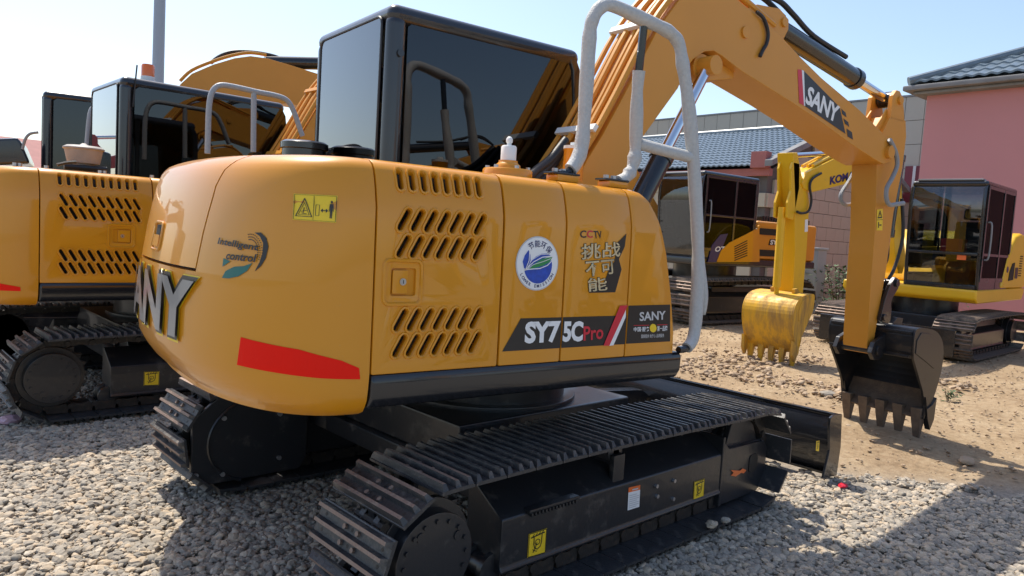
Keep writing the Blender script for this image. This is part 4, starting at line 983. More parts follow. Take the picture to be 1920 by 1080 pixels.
w = MB(); Pw = P[6:-5]; w.tube(Pw, wobble(Pw, 0.030, 5, 0.10), 12); w.build('foam_sleeve', MT['foam'], ro, smooth=80)
pb = [(1136, 344, -.80), (1160, 341, -.80), (1178, 328, -.80), (1188, 305, -.80), (1192, 270, -.80), (1195, 170, -.82), (1203, 90, -.84)]
P2 = smooth_path([up_y(u, v, y) for u, v, y in pb], 5)
w = MB(); w.tube(P2[5:-3], wobble(P2[5:-3], 0.030, 9, 0.18), 12); w.build('foam_sleeve', MT['foam'], ro, smooth=80)
w = MB(); w.tube(P2[:7], 0.017, 8); w.tube([P2[-4], up_y(1208, 40, -.85)], 0.018, 8); w.build('handrail_post', MT['black'], ro)
P3 = [up_y(u, v, y) for u, v, y in ((1200, 270, -.80), (1225, 277, -.83), (1260, 286, -.87), (1299, 296, -.91))]
w = MB(); w.tube(smooth_path(P3, 4), 0.027, 12); w.build('foam_sleeve', MT['foam'], ro, smooth=80)
# bubble-wrap tail hanging from the front leg
w = MB(); t = smooth_path([up_y(u, v, -.93) for u, v in ((1313, 470), (1316, 520), (1319, 560), (1318, 590))], 4); w.tube(t, [0.012+0.012*math.sin(math.pi*i/(len(t)-1)) for i in range(len(t))], 8); w.build('wrap_tail', MT['foam'], ro, smooth=80)
for x, in ((-0.24,), (0.06,)):
    m = MB(); m.box(x-0.03, x+0.09, -0.84, -0.76, 1.668, 1.698); m.build('rail_foot', MT['yellow'], ro, bevel=0.006)
    m = MB(); m.box(x-0.05, x+0.10, -0.835, -0.765, 1.698, 1.708); pl_ = m.build('rail_plate', MT['black'], ro, bevel=0.003)
    m = MB()
    for dx in (0, 0.045): m.cyl((x-0.015+dx, -0.80, 1.708), (x-0.015+dx, -0.80, 1.724), 0.014, n=6)
    m.build('plate_bolt', MT['bolt'], ro)
# fuel cap tower
m = MB(); m.lathe([(0.105, 0), (0.105, 0.028), (0.10, 0.034), (0.055, 0.036), (0.053, 0.05), (0.04, 0.062), (0.04, 0.07)], (-0.445, -0.72, 1.668), n=28); fc = m.build('fuel_filler', MT['yellow'], ex, rz=PSI, smooth=40)
m = MB(); m.lathe([(0.033, 0), (0.033, 0.055), (0.028, 0.062), (0.010, 0.064), (0.010, 0.074), (0.014, 0.076), (0.014, 0.09), (0.008, 0.098), (0.004, 0.1)], (-0.445, -0.72, 1.738), n=20); m.build('filler_cap', MT['white'], fc, smooth=40)
m = MB()
for a in range(0, 360, 60): m.cyl((-0.445+0.085*math.cos(rad(a+20)), -0.72+0.085*math.sin(rad(a+20)), 1.702), (-0.445+0.085*math.cos(rad(a+20)), -0.72+0.085*math.sin(rad(a+20)), 1.714), 0.010, n=6)
m.build('filler_bolt', MT['bolt'], fc)
m = MB(); m.lathe([(0.048, 0), (0.048, 0.135), (0.05, 0.14), (0.05, 0.155), (0.03, 0.158)], (0.02, -0.60, 1.70), n=24, mi=0); fl = m.build('filter_can', MT['yellow'], ex, rz=PSI, smooth=40)
m = MB(); m.lathe([(0.051, 0), (0.051, 0.014), (0.02, 0.016), (0.02, 0.03), (0.0, 0.032)], (0.02, -0.60, 1.845), n=24); m.build('filter_lid', MT['white'], fl, smooth=40)
m = MB()
for i, (dx, dy) in enumerate(((0, 0), (0.06, 0.03), (0.12, 0.06))):
    m.tube(smooth_path([(-0.25+dx, -0.42+dy, 1.60), (-0.10+dx, -0.40+dy, 1.70), (0.0+dx, -0.36+dy, 1.76), (0.10+dx*0.7, -0.33+dy, 1.82), (0.21+dx*0.4, -0.31+dy, 1.93)], 5), 0.022, 10)
m.build('boom_root_hose', MT['rubber'], ex, rz=PSI, smooth=60)
m = MB(); m.lathe([(0.115, 0), (0.115, 0.15), (0.125, 0.155), (0.125, 0.185), (0.11, 0.195)], (-0.80, 0.66, 1.66), n=28); m.build('air_cleaner', MT['black'], ex, rz=PSI, smooth=40)

# ================================================================== the neighbours in the row
def row_mate(label, loc, paint, paint2, full=True, cabx=(-0.44, 0.94), reflector=True, glass='glass_pale', kind='dark', yaw=0.0, boom_dx=0.0, boom_scale=None, cabz=2.485, front=True):
    r = thing('excavator', label, 'excavator', loc, yaw, 'excavators parked in the row')
    make_under(r, near_detail=full, kind=kind)
    cw, hood = make_counterweight(r, 0.0, paint)
    make_door(r, 0.0, XJ+0.007, -0.462, slots_left(), -0.715, -0.60, paint)
    make_panels(r, 0.0, [-0.458, -0.20, 0.10], paint, 0.405)
    make_deck(r, 0.0, 0.405, paint)
    make_cab(r, 0.0, cabx[0], cabx[1], -0.04, 0.90, 1.0, cabz, MT['cabblack'], {'rear': MT[glass], 'right': MT['glass_dark'], 'left': MT['glass'], 'front': MT['glass']}, sill=0.62)
    had = set(r.children)
    if front:
        make_front(r, 0.0, paint2)
        make_bucket(r, 0.0)
    for c in r.children:
        if c in had: continue
        if boom_scale and not c.name.startswith('bucket.') and c.name != 'bucket':
            sx, sz = boom_scale; c.scale = (sx, 1, sz); c.location = (0.24*(1-sx)+boom_dx, 0, 1.33*(1-sz))
        elif boom_scale: c.location = (0.24+(3.45-0.24)*boom_scale[0]-3.45+boom_dx, 0, 0)
        else: c.location = (boom_dx, 0, 0)
    if reflector:
        cwpolys('red_reflector', [[(0.10, 0.895), (0.42, 0.955), (0.52, 1.00), (0.56, 0.90), (0.30, 0.87), (0.10, 0.868), ]], CWS, MT['reflector'], cw, 0.002, 1)
    return r
L2 = (-0.45, 3.556, 0.0)
m2 = row_mate('amber excavator left of the front one with an orange beacon on its cab roof', L2, MT['yellow'], MT['yellow_flat'], boom_dx=0.42)
def l2(u, v, y): return tuple(hy(u, v, y, 0.0, L2))
r_ = MB(); r_.tube(smooth_path([l2(u, v, -.80) for u, v in ((389, 288), (390, 250), (392, 200), (398, 172), (412, 160), (440, 163), (480, 172), (520, 180), (540, 190), (552, 212), (560, 235), (567, 255))], 4), 0.021, 10); r2_ = r_.build('handrail', MT['railgrey'], m2, smooth=60)
r_ = MB(); r_.tube([l2(476, 174, -.80), l2(475, 285, -.80)], 0.021, 10); r_.build('handrail_post', MT['railgrey'], r2_, smooth=60)
p = l2(277, 146, 0.30)
m = MB(); m.cyl((p[0], p[1], 2.484), (p[0], p[1], 2.56), 0.056, n=20); bc_ = m.build('beacon', MT['white'], m2, bevel=0.004)
m = MB(); m.lathe([(0.052, 0), (0.052, 0.085), (0.046, 0.10), (0.02, 0.105)], (p[0], p[1], 2.56), n=20); m.build('beacon_lens', MT['amber_lamp'], bc_, smooth=40)
m = MB(); a_, b_ = l2(249, 200, -0.045), l2(257, 122, -0.045); m.tube([a_, b_], 0.006, 6); m.build('antenna', MT['rubber'], m2)
p = l2(157, 290, -0.40)
m = MB(); m.lathe([(0.07, 0), (0.07, 0.05), (0.105, 0.055), (0.125, 0.15), (0.135, 0.155), (0.135, 0.165), (0.11, 0.18), (0.03, 0.185), (0.012, 0.2)], (p[0], p[1], 1.69), n=28); m.build('air_cleaner', MT['airfilter'], m2, smooth=40)
m = MB(); m.tube(smooth_path([l2(107, 309, -.6), l2(125, 305, -.6), l2(143, 304, -.6)], 3), 0.012, 6); m.tube([l2(120, 312, -.5), l2(200, 318, -.5)], 0.02, 8); m.build('hood_stay', MT['rubber'], m2)
m = MB()
for u in (28, 37, 87, 188, 196, 285): q_ = l2(u, 308+u*0.05, -.78); m.cyl((q_[0], q_[1], 1.668), (q_[0], q_[1], 1.69), 0.014, n=6)
m.build('hood_bolt', MT['bolt'], m2)['kind'] = 'stuff'
cwM2track = [o for o in m2.children if o.name.startswith('track_frame')][0]
fq2 = [tuple(hy(u, v, -0.9755, 0.0, L2)[[0, 2]]) for u, v in ((269, 723), (298, 722), (299, 696), (270, 697))]
hook_sticker(fq2, FY, cwM2track)
L3 = (-0.49, 6.14, 0.0); A3 = rad(-13)
m3 = row_mate('amber excavator farthest left, dark blue tinted cab showing over the next engine hood', L3, MT['yellow'], MT['yellow_flat'], full=False, reflector=False, glass='glass_dark', yaw=A3, cabz=2.62, cabx=(-0.44, 1.15), front=False)
def l3(u, v, y): return tuple(hy(u, v, y, A3, L3))
m = MB(); m.tube(smooth_path([l3(162, 276, -.7), l3(168, 215, -.7), l3(178, 199, -.7), l3(195, 196, -.7), l3(230, 200, -.7)], 4), 0.02, 8); m.build('handrail', MT['railgrey'], m3, smooth=60)
b3 = [l3(u, v, -.39)[0::2] for u, v in ((338, 158), (360, 138), (400, 121), (440, 109), (470, 105), (500, 109), (545, 122), (600, 140), (680, 165), (760, 195), (770, 235), (700, 235), (640, 215), (590, 203), (540, 194), (480, 194), (440, 202), (412, 222), (395, 255), (370, 300), (335, 300))]
m = MB(); m.ngon_prism(b3, 'y', -0.39, -0.09); bo3 = m.build('boom', MT['yellow_flat'], m3, bevel=0.006)
m = MB(); m.tube(smooth_path([(a, -0.36, b+0.04) for a, b in b3[:6]], 4), 0.018, 8); m.build('boom_pipe', MT['yellow_flat'], bo3)
m = MB(); m.cyl(l3(497, 117, -.24), l3(640, 120, -.24), 0.075, n=18); m.cyl(l3(640, 120, -.24), l3(745, 165, -.24), 0.04, n=14); m.build('arm_cylinder', MT['black'], m3)
m = MB(); m.tube(smooth_path([l3(u, v, -.24) for u, v in ((395, 118), (415, 104), (440, 97), (475, 98), (505, 103), (522, 108))], 4), 0.022, 8); m.build('cylinder_hose', MT['rubber'], bo3, smooth=60)
tip3 = b3[9]
m = MB(); m.ngon_prism([(tip3[0]-0.1, tip3[1]+0.45), (tip3[0]+0.2, tip3[1]+0.3), (tip3[0]+0.22, tip3[1]-0.2), (tip3[0]+0.06, 0.65), (tip3[0]-0.08, 0.65), (tip3[0]-0.15, tip3[1]-0.2)], 'y', -0.34, -0.14); m.build('arm', MT['yellow_flat'], m3, bevel=0.005)
make_bucket(m3, 0.0).location = (tip3[0]-3.45, 0, 0)
m = MB(); m.prism([l3(-40, 262, -.2)[0::2], l3(35, 259, -.2)[0::2], l3(42, 270, -.2)[0::2], l3(58, 308, -.2)[0::2], l3(-40, 312, -.2)[0::2]], 'y', -0.3, 0.6); m.build('raised_hood', MT['cabblack'], m3, bevel=0.03)
m = MB(); m.tube(smooth_path([l3(42, 280, -.35), l3(47, 262, -.35), l3(56, 251, -.35), l3(72, 248, -.35)], 4), 0.014, 8); m.build('hood_tube', MT['greyhose'], m3, smooth=60)

# ================================================================== machines facing this way
def wedge_text(name, body, corners, y, mat, parent, ang, off, bold=0.03, shear=0.0):
    q = [tuple(hy(u, v, y, ang, off)[[0, 2]]) for u, v in corners]
    return decal_text(name, body, lambda a, b, o_: (a, y+o_, b), q[0], q[1], q[2], mat, parent, bold, shear, off=0.004)
# --- dark-cabbed excavator by the tiled building
A5 = rad(174)
pf = CAM+ray(1310, 457)*12.8; c_, s_ = math.cos(A5), math.sin(A5)
L5 = np.array([pf[0]-(c_*1.75-s_*1.22), pf[1]-(s_*1.75+c_*1.22), 0.0])
m5 = thing('excavator', 'amber and black excavator facing left before the tiled roof building', 'excavator', tuple(L5), A5)
for yy, sd in ((-1.0, -1), (1.0, 1)): make_track(m5, yy, sd, kind='dusty', scale=1.42, detail=False, worn_rear=False)
m = MB(); m.box(-0.9, 1.0, -1.0, 1.0, 0.40, 0.66); m.cyl((0, 0, 0.6), (0, 0, 1.08), 0.62, n=32); m.build('chassis', MT['chassis'], m5, bevel=0.02)
def y5(u, v, y=1.235): return tuple(hy(u, v, y, A5, L5)[[0, 2]])
m = MB(); m.box(-2.0, 1.70, -1.22, 1.20, 1.05, 1.19); m.build('deck', MT['black'], m5, bevel=0.03)
m = MB(); m.box(-2.05, -0.02, -1.20, 1.16, 1.19, 1.93); m.build('engine_body', MT['yellow'], m5, bevel=0.06, seg=3)
m = MB(); m.box(-2.0, -0.30, -0.9, 1.0, 1.93, 2.03); eg = m.build('engine_grille', MT['gap'], m5, bevel=0.01)
for i in range(18): k = MB(); k.box(-1.95+i*0.09, -1.91+i*0.09, 0.96, 1.01, 1.94, 2.035); k.build('grille_slat', MT['black'], eg)
sw = MB(); sw.prism([y5(1344, 491), y5(1352, 470), y5(1368, 455), y5(1398, 440), y5(1421, 428), y5(1424, 422), y5(1424, 491)], 'y', 1.20, 1.235); swp = sw.build('side_panel', MT['yellow'], m5)
for i in range(7): k = MB(); k.prism(stroke([y5(1377+0, 463+i*4.2), y5(1401, 451+i*4.6)], 0.018), 'y', 1.236, 1.240); k.build('louvre', MT['gap'], swp)
k = MB(); k.prism(rrect(*(sorted((y5(1429, 440)[0], y5(1475, 440)[0]))), *(sorted((y5(1445, 441)[1], y5(1445, 429)[1]))), 0.03, 3), 'y', 1.165, 1.18); k.build('vent_opening', MT['gap'], m5)
k = MB(); k.prism(rrect(*(sorted((y5(1426, 480)[0], y5(1475, 480)[0]))), *(sorted((y5(1445, 481)[1], y5(1445, 469)[1]))), 0.03, 3), 'y', 1.165, 1.18); k.build('vent_opening', MT['gap'], m5)
bk5 = MB(); bk5.prism([y5(1447, 460), y5(1500, 460), y5(1502, 449), y5(1450, 449)], 'y', 1.162, 1.172); b5 = bk5.build('name_plate', MT['decal_black'], m5)
q = [y5(1449, 459), y5(1462, 459), y5(1450, 450)]
decal_text('name_lettering', 'SY', lambda a, b, o_: (a, 1.172+o_, b), q[0], q[1], q[2], MT['decal_white'], b5, 0.04, off=0.003)
c5 = make_cab(m5, 0.0, 0.10, 1.72, 0.20, 1.215, 1.19, 2.70, MT['cabblack'], {'rear': MT['glass'], 'right': MT['glass'], 'left': MT['glass_smoke'], 'front': MT['glass_pale']}, sill=0.7, doorframe=True)
k = MB(); k.prism([y5(1328, 492), y5(1336, 460), y5(1352, 440), y5(1366, 438), y5(1344, 492)], 'y', 1.217, 1.225); dk = k.build('door_panel', MT['decal_navy'], c5)
q = [y5(1340, 472), y5(1358, 472), y5(1343, 462)]
decal_text('door_lettering', 'OT', lambda a, b, o_: (a, 1.226+o_, b), q[0], q[1], q[2], MT['decal_white'], dk, 0.03, off=0.003)
k = MB()
for i in range(5): k.tube([(1.70, 0.25+0.0*i, 1.2+i*0.2), (1.72, 0.30, 1.2+i*0.2)], 0.012, 6)
k.box(1.70, 1.76, -0.35, 0.18, 1.19, 1.65); k.build('front_guard', MT['black'], m5)
k = MB(); k.ngon_prism([(0.9, 1.3), (0.9, 1.75), (2.2, 3.0), (3.2, 3.65), (4.2, 3.75), (6.4, 3.3), (6.4, 3.0), (4.2, 3.1), (3.4, 3.0), (2.6, 2.5), (1.3, 1.25)], 'y', -0.62, -0.20); k.build('boom', MT['yellow_flat'], m5, bevel=0.02)
k = MB(); k.cyl((1.5, -0.75, 1.2), (2.5, -0.75, 2.35), 0.09, n=16); k.build('boom_cylinder', MT['yellow_flat'], m5)

# --- yellow excavator with the worn bucket
A6 = math.pi
pf = CAM+ray(1838, 487)*10.7
L6 = np.array([pf[0]+0.80, pf[1]+0.93, 0.0])
m6 = thing('excavator', 'lemon yellow excavator facing the camera with worn yellow bucket, before the pink wall', 'excavator', tuple(L6), A6)
for yy, sd in ((-0.86, -1), (0.86, 1)): make_track(m6, yy, sd, kind='dusty', scale=1.08, detail=False, worn_rear=False)
m = MB(); m.box(-0.7, 0.75, -0.85, 0.85, 0.34, 0.56); m.cyl((0, 0, 0.5), (0, 0, 0.86), 0.48, n=32); m.build('chassis', MT['chassis'], m6, bevel=0.02)
def y6(u, v, y=0.955): return tuple(hy(u, v, y, A6, L6)[[0, 2]])
m = MB(); m.prism([(-1.72, 0.82), (0.76, 0.80), (0.86, 0.86), (0.86, 1.0), (-1.80, 1.02), (-1.80, 0.93)], 'y', -0.98, 0.95); m.build('deck', MT['lemon'], m6, bevel=0.03, seg=3)
m = MB(); m.ngon_prism([(-0.40, 1.02), (-0.44, 1.18), (-0.58, 1.48), (-0.76, 1.70), (-0.98, 1.86), (-1.3, 1.92), (-1.66, 1.88), (-1.80, 1.76), (-1.84, 1.02)], 'y', -0.95, 0.95); eb = m.build('engine_body', MT['lemon'], m6, bevel=0.05, seg=3)
k = MB(); k.ngon_prism([(-0.72, 1.14), (-1.0, 1.16), (-1.0, 1.44), (-0.86, 1.42), (-0.74, 1.28)], 'y', 0.951, 0.958); k.build('vent_opening', MT['gap'], eb)
for i in range(9): k = MB(); k.box(-1.45, -1.30, 0.948, 0.958, 1.22+i*0.04, 1.236+i*0.04); k.build('louvre', MT['gap'], eb)
k = MB(); k.prism(circle(-0.62, 1.32, 0.05, 0.05, 16), 'y', 0.951, 0.956); k.build('round_sticker', MT['decal_navy'], eb)
k = MB(); k.prism(rrect(-1.25, -1.08, 1.18, 1.36, 0.02, 2), 'y', 0.951, 0.955); k.build('label_sticker', MT['decal_black'], eb)
c6 = make_cab(m6, 0.0, -0.80, 0.80, -0.10, 0.93, 1.0, 2.60, MT['cabblack'], {'rear': MT['glass_pale'], 'right': MT['glass_pale'], 'left': MT['glass_smoke'], 'front': MT['glass_pale']}, sill=0.45, roof_t=0.09, doorframe=True)
k = MB(); k.box(0.775, 0.81, -0.06, 0.89, 1.50, 1.54); k.box(0.74, 0.79, -0.06, 0.89, 1.0, 1.06); k.build('screen_bar', MT['cabblack'], c6, bevel=0.006)
k = MB(); k.box(0.775, 0.785, 0.62, 0.74, 1.43, 1.50); k.build('red_tag', MT['decal_orange'], c6)
k = MB(); k.box(0.1, 0.35, 0.25, 0.55, 1.55, 1.75); k.cyl((0.3, 0.3, 1.5), (0.3, 0.3, 1.62), 0.03, n=10); k.build('red_bag', MT['redseat'], c6, bevel=0.02)
k = MB(); k.box(0.66, 0.80, -0.02, 0.86, 2.60, 2.625); k.build('roof_lip', MT['greyhose'], c6, bevel=0.006)
# boom, arm of the yellow machine
YB = L6[1]-1.50   # local y of the boom centre (world y = 1.50)
def w6(u, v, wy): 
    p = hy(u, v, wy); return (L6[0]-p[0], p[2])
tip = w6(1512, 345, 1.38)
bp_ = [w6(1513, 323, 1.38), w6(1605, 277, 1.38)]
sl = (bp_[1][1]-bp_[0][1])/(bp_[1][0]-bp_[0][0])
kx = bp_[1][0]-0.55; kz = bp_[1][1]+sl*(-0.55)
lo1, lo2 = w6(1522, 361, 1.38), w6(1603, 341, 1.38)
boom6 = [bp_[0], bp_[1], (kx, kz), (1.35, kz+0.02), (1.0, kz-0.2), (0.55, 1.75), (0.35, 1.35), (0.45, 1.15), (0.62, 1.15), (0.85, 1.45), (1.35, kz-0.50), (kx, kz-0.48), lo2, lo1, (tip[0]+0.05, tip[1]-0.06), (tip[0]+0.12, tip[1])]
k = MB(); k.ngon_prism(boom6, 'y', YB-0.12, YB+0.12); bo6 = k.build('boom', MT['lemon'], m6, bevel=0.012)
qk = [w6(1556, 347, 1.375), w6(1612, 333, 1.375), w6(1557, 331, 1.375)]
decal_text('boom_lettering', 'KOMATSU', lambda a, b, o_: (a, YB+0.12+o_, b), qk[0], (qk[0][0]+(qk[1][0]-qk[0][0])*1.25, qk[0][1]+(qk[1][1]-qk[0][1])*1.25), qk[2], MT['decal_navy'], bo6, 0.045, off=0.004)
k = MB()
for dy in (-0.07, 0.0, 0.07): k.tube([(bp_[0][0]-0.25, YB+dy, bp_[0][1]+0.11), (bp_[1][0], YB+dy, bp_[1][1]+0.04), (kx, YB+dy, kz+0.03)], 0.02, 8)
k.build('boom_pipe', MT['lemon'], bo6)
ar = [w6(*p, 1.40) for p in ((1487, 286), (1488, 320), (1490, 370), (1491, 470), (1487, 551), (1506, 551), (1512, 480), (1516, 420), (1518, 380), (1514, 348), (1504, 330), (1499, 305), (1496, 286))]
k = MB(); k.ngon_prism(ar, 'y', YB-0.11, YB+0.10); ar6 = k.build('arm', MT['lemon'], m6, bevel=0.012)
q0 = w6(1480, 292, 1.5); q1 = w6(1565, 287, 1.5)
k = MB(); k.cyl((q0[0], YB, q0[1]), (q1[0], YB, q1[1]), 0.032, n=14); rd = k.build('arm_cylinder_rod', MT['chrome'], m6)
q2 = (kx+0.1, kz+0.13)
k = MB(); k.cyl((q1[0], YB, q1[1]), (q2[0], YB, q2[1]), 0.062, n=16); k.build('arm_cylinder', MT['lemon'], m6)
fx = ar[2][0]
k = MB()
for dy in (-0.09, 0.07): k.ngon_prism([(fx-0.02, 1.80), (fx+0.14, 1.82), (fx+0.16, 2.0), (fx+0.10, 2.15), (fx+0.15, 2.42), (fx+0.12, 2.50), (fx-0.05, 2.50), (fx-0.1, 2.2)], 'y', YB+dy, YB+dy+0.03)
k.build('arm_lug', MT['lemon'], ar6, bevel=0.006)
k = MB(); k.cyl((fx+0.10, YB, 1.95), (fx+0.06, YB, 0.95), 0.05, n=14); k.cyl((fx+0.06, YB, 0.95), (fx+0.04, YB, 0.78), 0.03, n=12); k.build('bucket_cylinder', MT['lemon'], m6)
k = MB(); P = [w6(u, v, 1.37) for u, v in ((1538, 325), (1522, 335), (1517, 350), (1520, 375), (1515, 395), (1503, 400), (1493, 397))]
k.tube(smooth_path([(a, YB+0.14, b) for a, b in P], 4), 0.016, 8); k.build('arm_hose', MT['rubber'], ar6, smooth=60)
k = MB(); P = [w6(*p, 1.395) for p in ((1509, 435), (1515, 434), (1515, 411), (1510, 412))]; k.prism(P, 'y', YB+0.101, YB+0.104); k.build('sticker', MT['decal_white'], ar6)
k = MB(); k.ngon_prism([(fx-0.10, 0.80), (fx+0.10, 0.82), (fx+0.16, 0.72), (fx+0.08, 0.60), (fx-0.20, 0.58), (fx-0.22, 0.68)], 'y', YB-0.10, YB+0.10); k.build('bucket_link', MT['lemon'], m6, bevel=0.01)
gt = hz(1452, 680); bkx = (L6[0]-gt[0])-3.89
b6 = make_bucket(m6, 0.0, -0.60, 0.06, MT['lemon_worn'], MT['lemon_worn'], 5); b6.location = (bkx-0.02, YB+0.27, 0)
b6b = [c for c in b6.children if c.name.startswith('hinge')]
k = MB(); k.box(1.62, 1.66, -0.95, 0.95, 0.08, 0.46); k.prism([(0.7, 0.30), (0.7, 0.40), (1.62, 0.30), (1.62, 0.2)], 'y', -0.5, -0.4); k.prism([(0.7, 0.30), (0.7, 0.40), (1.62, 0.30), (1.62, 0.2)], 'y', 0.4, 0.5); k.build('dozer_blade', MT['black'], m6, bevel=0.01)

# ================================================================== buildings (square to each other, turned -3 degrees)
BA = rad(-3.0)
beige = pmat('wall_panel_beige', (0.40, 0.36, 0.30), 0.8, var=0.10, vscale=0.9, dirt=(0.22, 0.20, 0.18), dirt_amt=0.10, dscale=1.2)
joint = pmat('joint_dark', (0.10, 0.095, 0.09), 0.9)
blockm = pmat('stone_block', (0.40, 0.37, 0.29), 0.85, var=0.16, vscale=1.1, dirt=(0.20, 0.16, 0.14), dirt_amt=0.15, dscale=1.6, bump=0.2, bscale=20)
pinkm = pmat('pink_render', (0.53, 0.235, 0.235), 0.85, var=0.07, vscale=0.5, dirt=(0.40, 0.20, 0.20), dirt_amt=0.10, dscale=0.8, bump=0.1, bscale=25)
tilem = pmat('roof_tile_slate', (0.13, 0.17, 0.205), 0.35, var=0.35, vscale=7, coat=0.2)
concm = pmat('weathered_concrete', (0.20, 0.20, 0.205), 0.85, var=0.3, vscale=3, dirt=(0.08, 0.08, 0.075), dirt_amt=0.25, dscale=4)
redtrim = pmat('red_trim', (0.33, 0.12, 0.11), 0.75, var=0.2, vscale=3)
maroon = pmat('maroon_sheet', (0.16, 0.022, 0.035), 0.5)
def bframe(p): return rotz(np.array(p, float), BA)
def b_at(u, v, x):  # building-frame point on plane x=const
    o = rotz(CAM, -BA); r = rotz(ray(u, v), -BA); return o+r*((x-o[0])/r[0])
def b_aty(u, v, y):
    o = rotz(CAM, -BA); r = rotz(ray(u, v), -BA); return o+r*((y-o[1])/r[1])
def roof_tiles(y0, y1, ze, zr, xe, xr, name, parent, pitch=0.20, rows=15):
    """tiled slope from the eave (xe, ze) to the ridge (xr, zr): every course laps the one below"""
    m = MB(); ncol = int((y1-y0)/pitch); k = 6
    for r in range(rows):
        t0, t1 = r/rows, (r+1.12)/rows; rr = []
        for t, lift in ((t0, 0.035), (t0, 0.055), (t1, 0.015)):
            row = []
            for c in range(ncol*k+1):
                a = 2*math.pi*(c % k)/k; y = y0+(y1-y0)*c/(ncol*k); z = ze+(zr-ze)*t+lift*(0.3 if t == t0 and lift == 0.035 else 1)+0.035*(0.5+0.5*math.cos(a)); row.append((xe+(xr-xe)*t, y, z))
            rr.append(row)
        m.grid(rr)
    return m.build(name, tilem, parent, smooth=50)
# long panelled wall behind
XW = 27.0
wb = thing('panel_building', 'long flat roofed building clad in beige panels behind the tiled roof', 'building', (0, 0, 0), BA)
yl, yr = b_at(1215, 230, XW)[1]+3, b_at(1745, 200, XW)[1]-1.2
ztop = b_at(1700, 182, XW)[2]
m = MB(); m.box(XW+0.05, XW+6, yr, yl, -0.2, ztop-0.02); m.build('wall', joint, wb)
pw, phh = 0.70, 0.90
pm = MB(); pm.box(-0.05, 0.0, 0.008, pw-0.008, 0.008, phh-0.008); pmesh = pm.mesh('panel', beige, bevel=0.006, smooth=0)
nrow = int(ztop/phh); 
for i in range(int((yl-yr)/pw)):
    for j in range(nrow):
        z = ztop-(j+1)*phh
        if z < 1.2: continue
        o = link('wall_panel', pmesh, wb); o.location = (XW+0.05+random.uniform(-0.004, 0.004), yr+i*pw, z)
m = MB(); m.box(XW-0.03, XW+6, yr-0.05, yl+0.05, ztop, ztop+0.07); m.build('coping', concm, wb)
a, b2 = b_at(1699, 312, XW), b_at(1730, 360, XW)
m = MB(); m.box(XW-0.06, XW-0.005, b2[1], a[1], b2[2]-0.4, a[2]); wd = m.build('window', maroon, wb)
m = MB(); ymid = (a[1]+b2[1])/2; m.box(XW-0.085, XW-0.055, ymid-0.05, ymid+0.05, b2[2]-0.4, a[2]); m.build('window_bar', MT['decal_grey'], wd)
# tiled building with block gable
XC = 17.6; YC = b_at(1441, 330, XC)[1]
tb = thing('block_house', 'single storey house of tan blocks with blue grey tiled roof', 'building', (0, 0, 0), BA)
zE = b_at(1300, 321, XC)[2]; 
m = MB(); m.box(XC+0.06, XC+9.0, YC+0.06, YC+13, -0.2, zE-0.05); m.prism([(XC+0.06, zE-0.06), (XC+9.0, zE-0.06), (XC+4.5, zE+2.0)], 'y', YC+0.06, YC+0.3); m.build('wall', joint, tb)
bw, bh = 0.62, 0.43
bm_ = MB(); bm_.box(0.006, bw-0.006, -0.03, 0.06, 0.006, bh-0.006); blk = bm_.mesh('block', blockm, bevel=0.008, smooth=0)
for j in range(13):
    z = 0.05+j*bh
    for i in range(-1, 16):
        x = XC+0.03+i*bw+(bw/2 if j % 2 else 0)
        if x < XC-0.01 or x+bw > XC+9.2: continue
        lim = zE+2.0*(1-abs((x+bw/2-XC-4.5)/4.5))
        if z+bh > lim: continue
        o = link('block', blk, tb); o.location = (x, YC+random.uniform(-0.006, 0.006), z)
bf = MB(); bf.box(-0.03, 0.06, 0.006, bw-0.006, 0.006, bh-0.006); blkf = bf.mesh('block_front', blockm, bevel=0.008, smooth=0)
for j in range(int((zE-0.3)/bh)):
    for i in range(7):
        o = link('block', blkf, tb); o.location = (XC+random.uniform(-0.006, 0.006), YC+0.03+i*bw+(bw/2 if j % 2 else 0), 0.05+j*bh)
m = MB(); m.box(XC-0.12, XC+0.05, YC-0.10, YC+13, zE-0.20, zE+0.02); m.build('eave_beam', redtrim, tb, bevel=0.01)
zR = b_at(1470, 243, XC+4.5)[2]
rt = roof_tiles(YC-0.05, YC+13, zE+0.06, zR, XC-0.30, XC+4.5, 'roof', tb)
m = MB(); m.prism([(XC-0.35, zE+0.05), (XC-0.35, zE+0.24), (XC+4.5, zR+0.22), (XC+9.3, zE+0.24), (XC+9.3, zE+0.05), (XC+4.5, zR+0.02)], 'y', YC-0.30, YC-0.04); m.build('barge_board', concm, tb, bevel=0.02)
m = MB(); m.box(XC-0.32, XC-0.02, YC-0.06, YC+0.45, zE+0.02, zE+0.50); m.build('corner_pier', redtrim, tb, bevel=0.01)
m = MB(); m.tube([(XC+4.5, YC-0.3, zR+0.06), (XC+4.5, YC+13, zR+0.06)], 0.10, 10); m.build('ridge_tile', tilem, tb)
m = MB(); m.prism([(XC+4.5, zR), (XC+9.3, zE), (XC+9.3, zE-0.1), (XC+4.5, zR-0.1)], 'y', YC-0.05, YC+13); m.build('back_slope', tilem, tb)
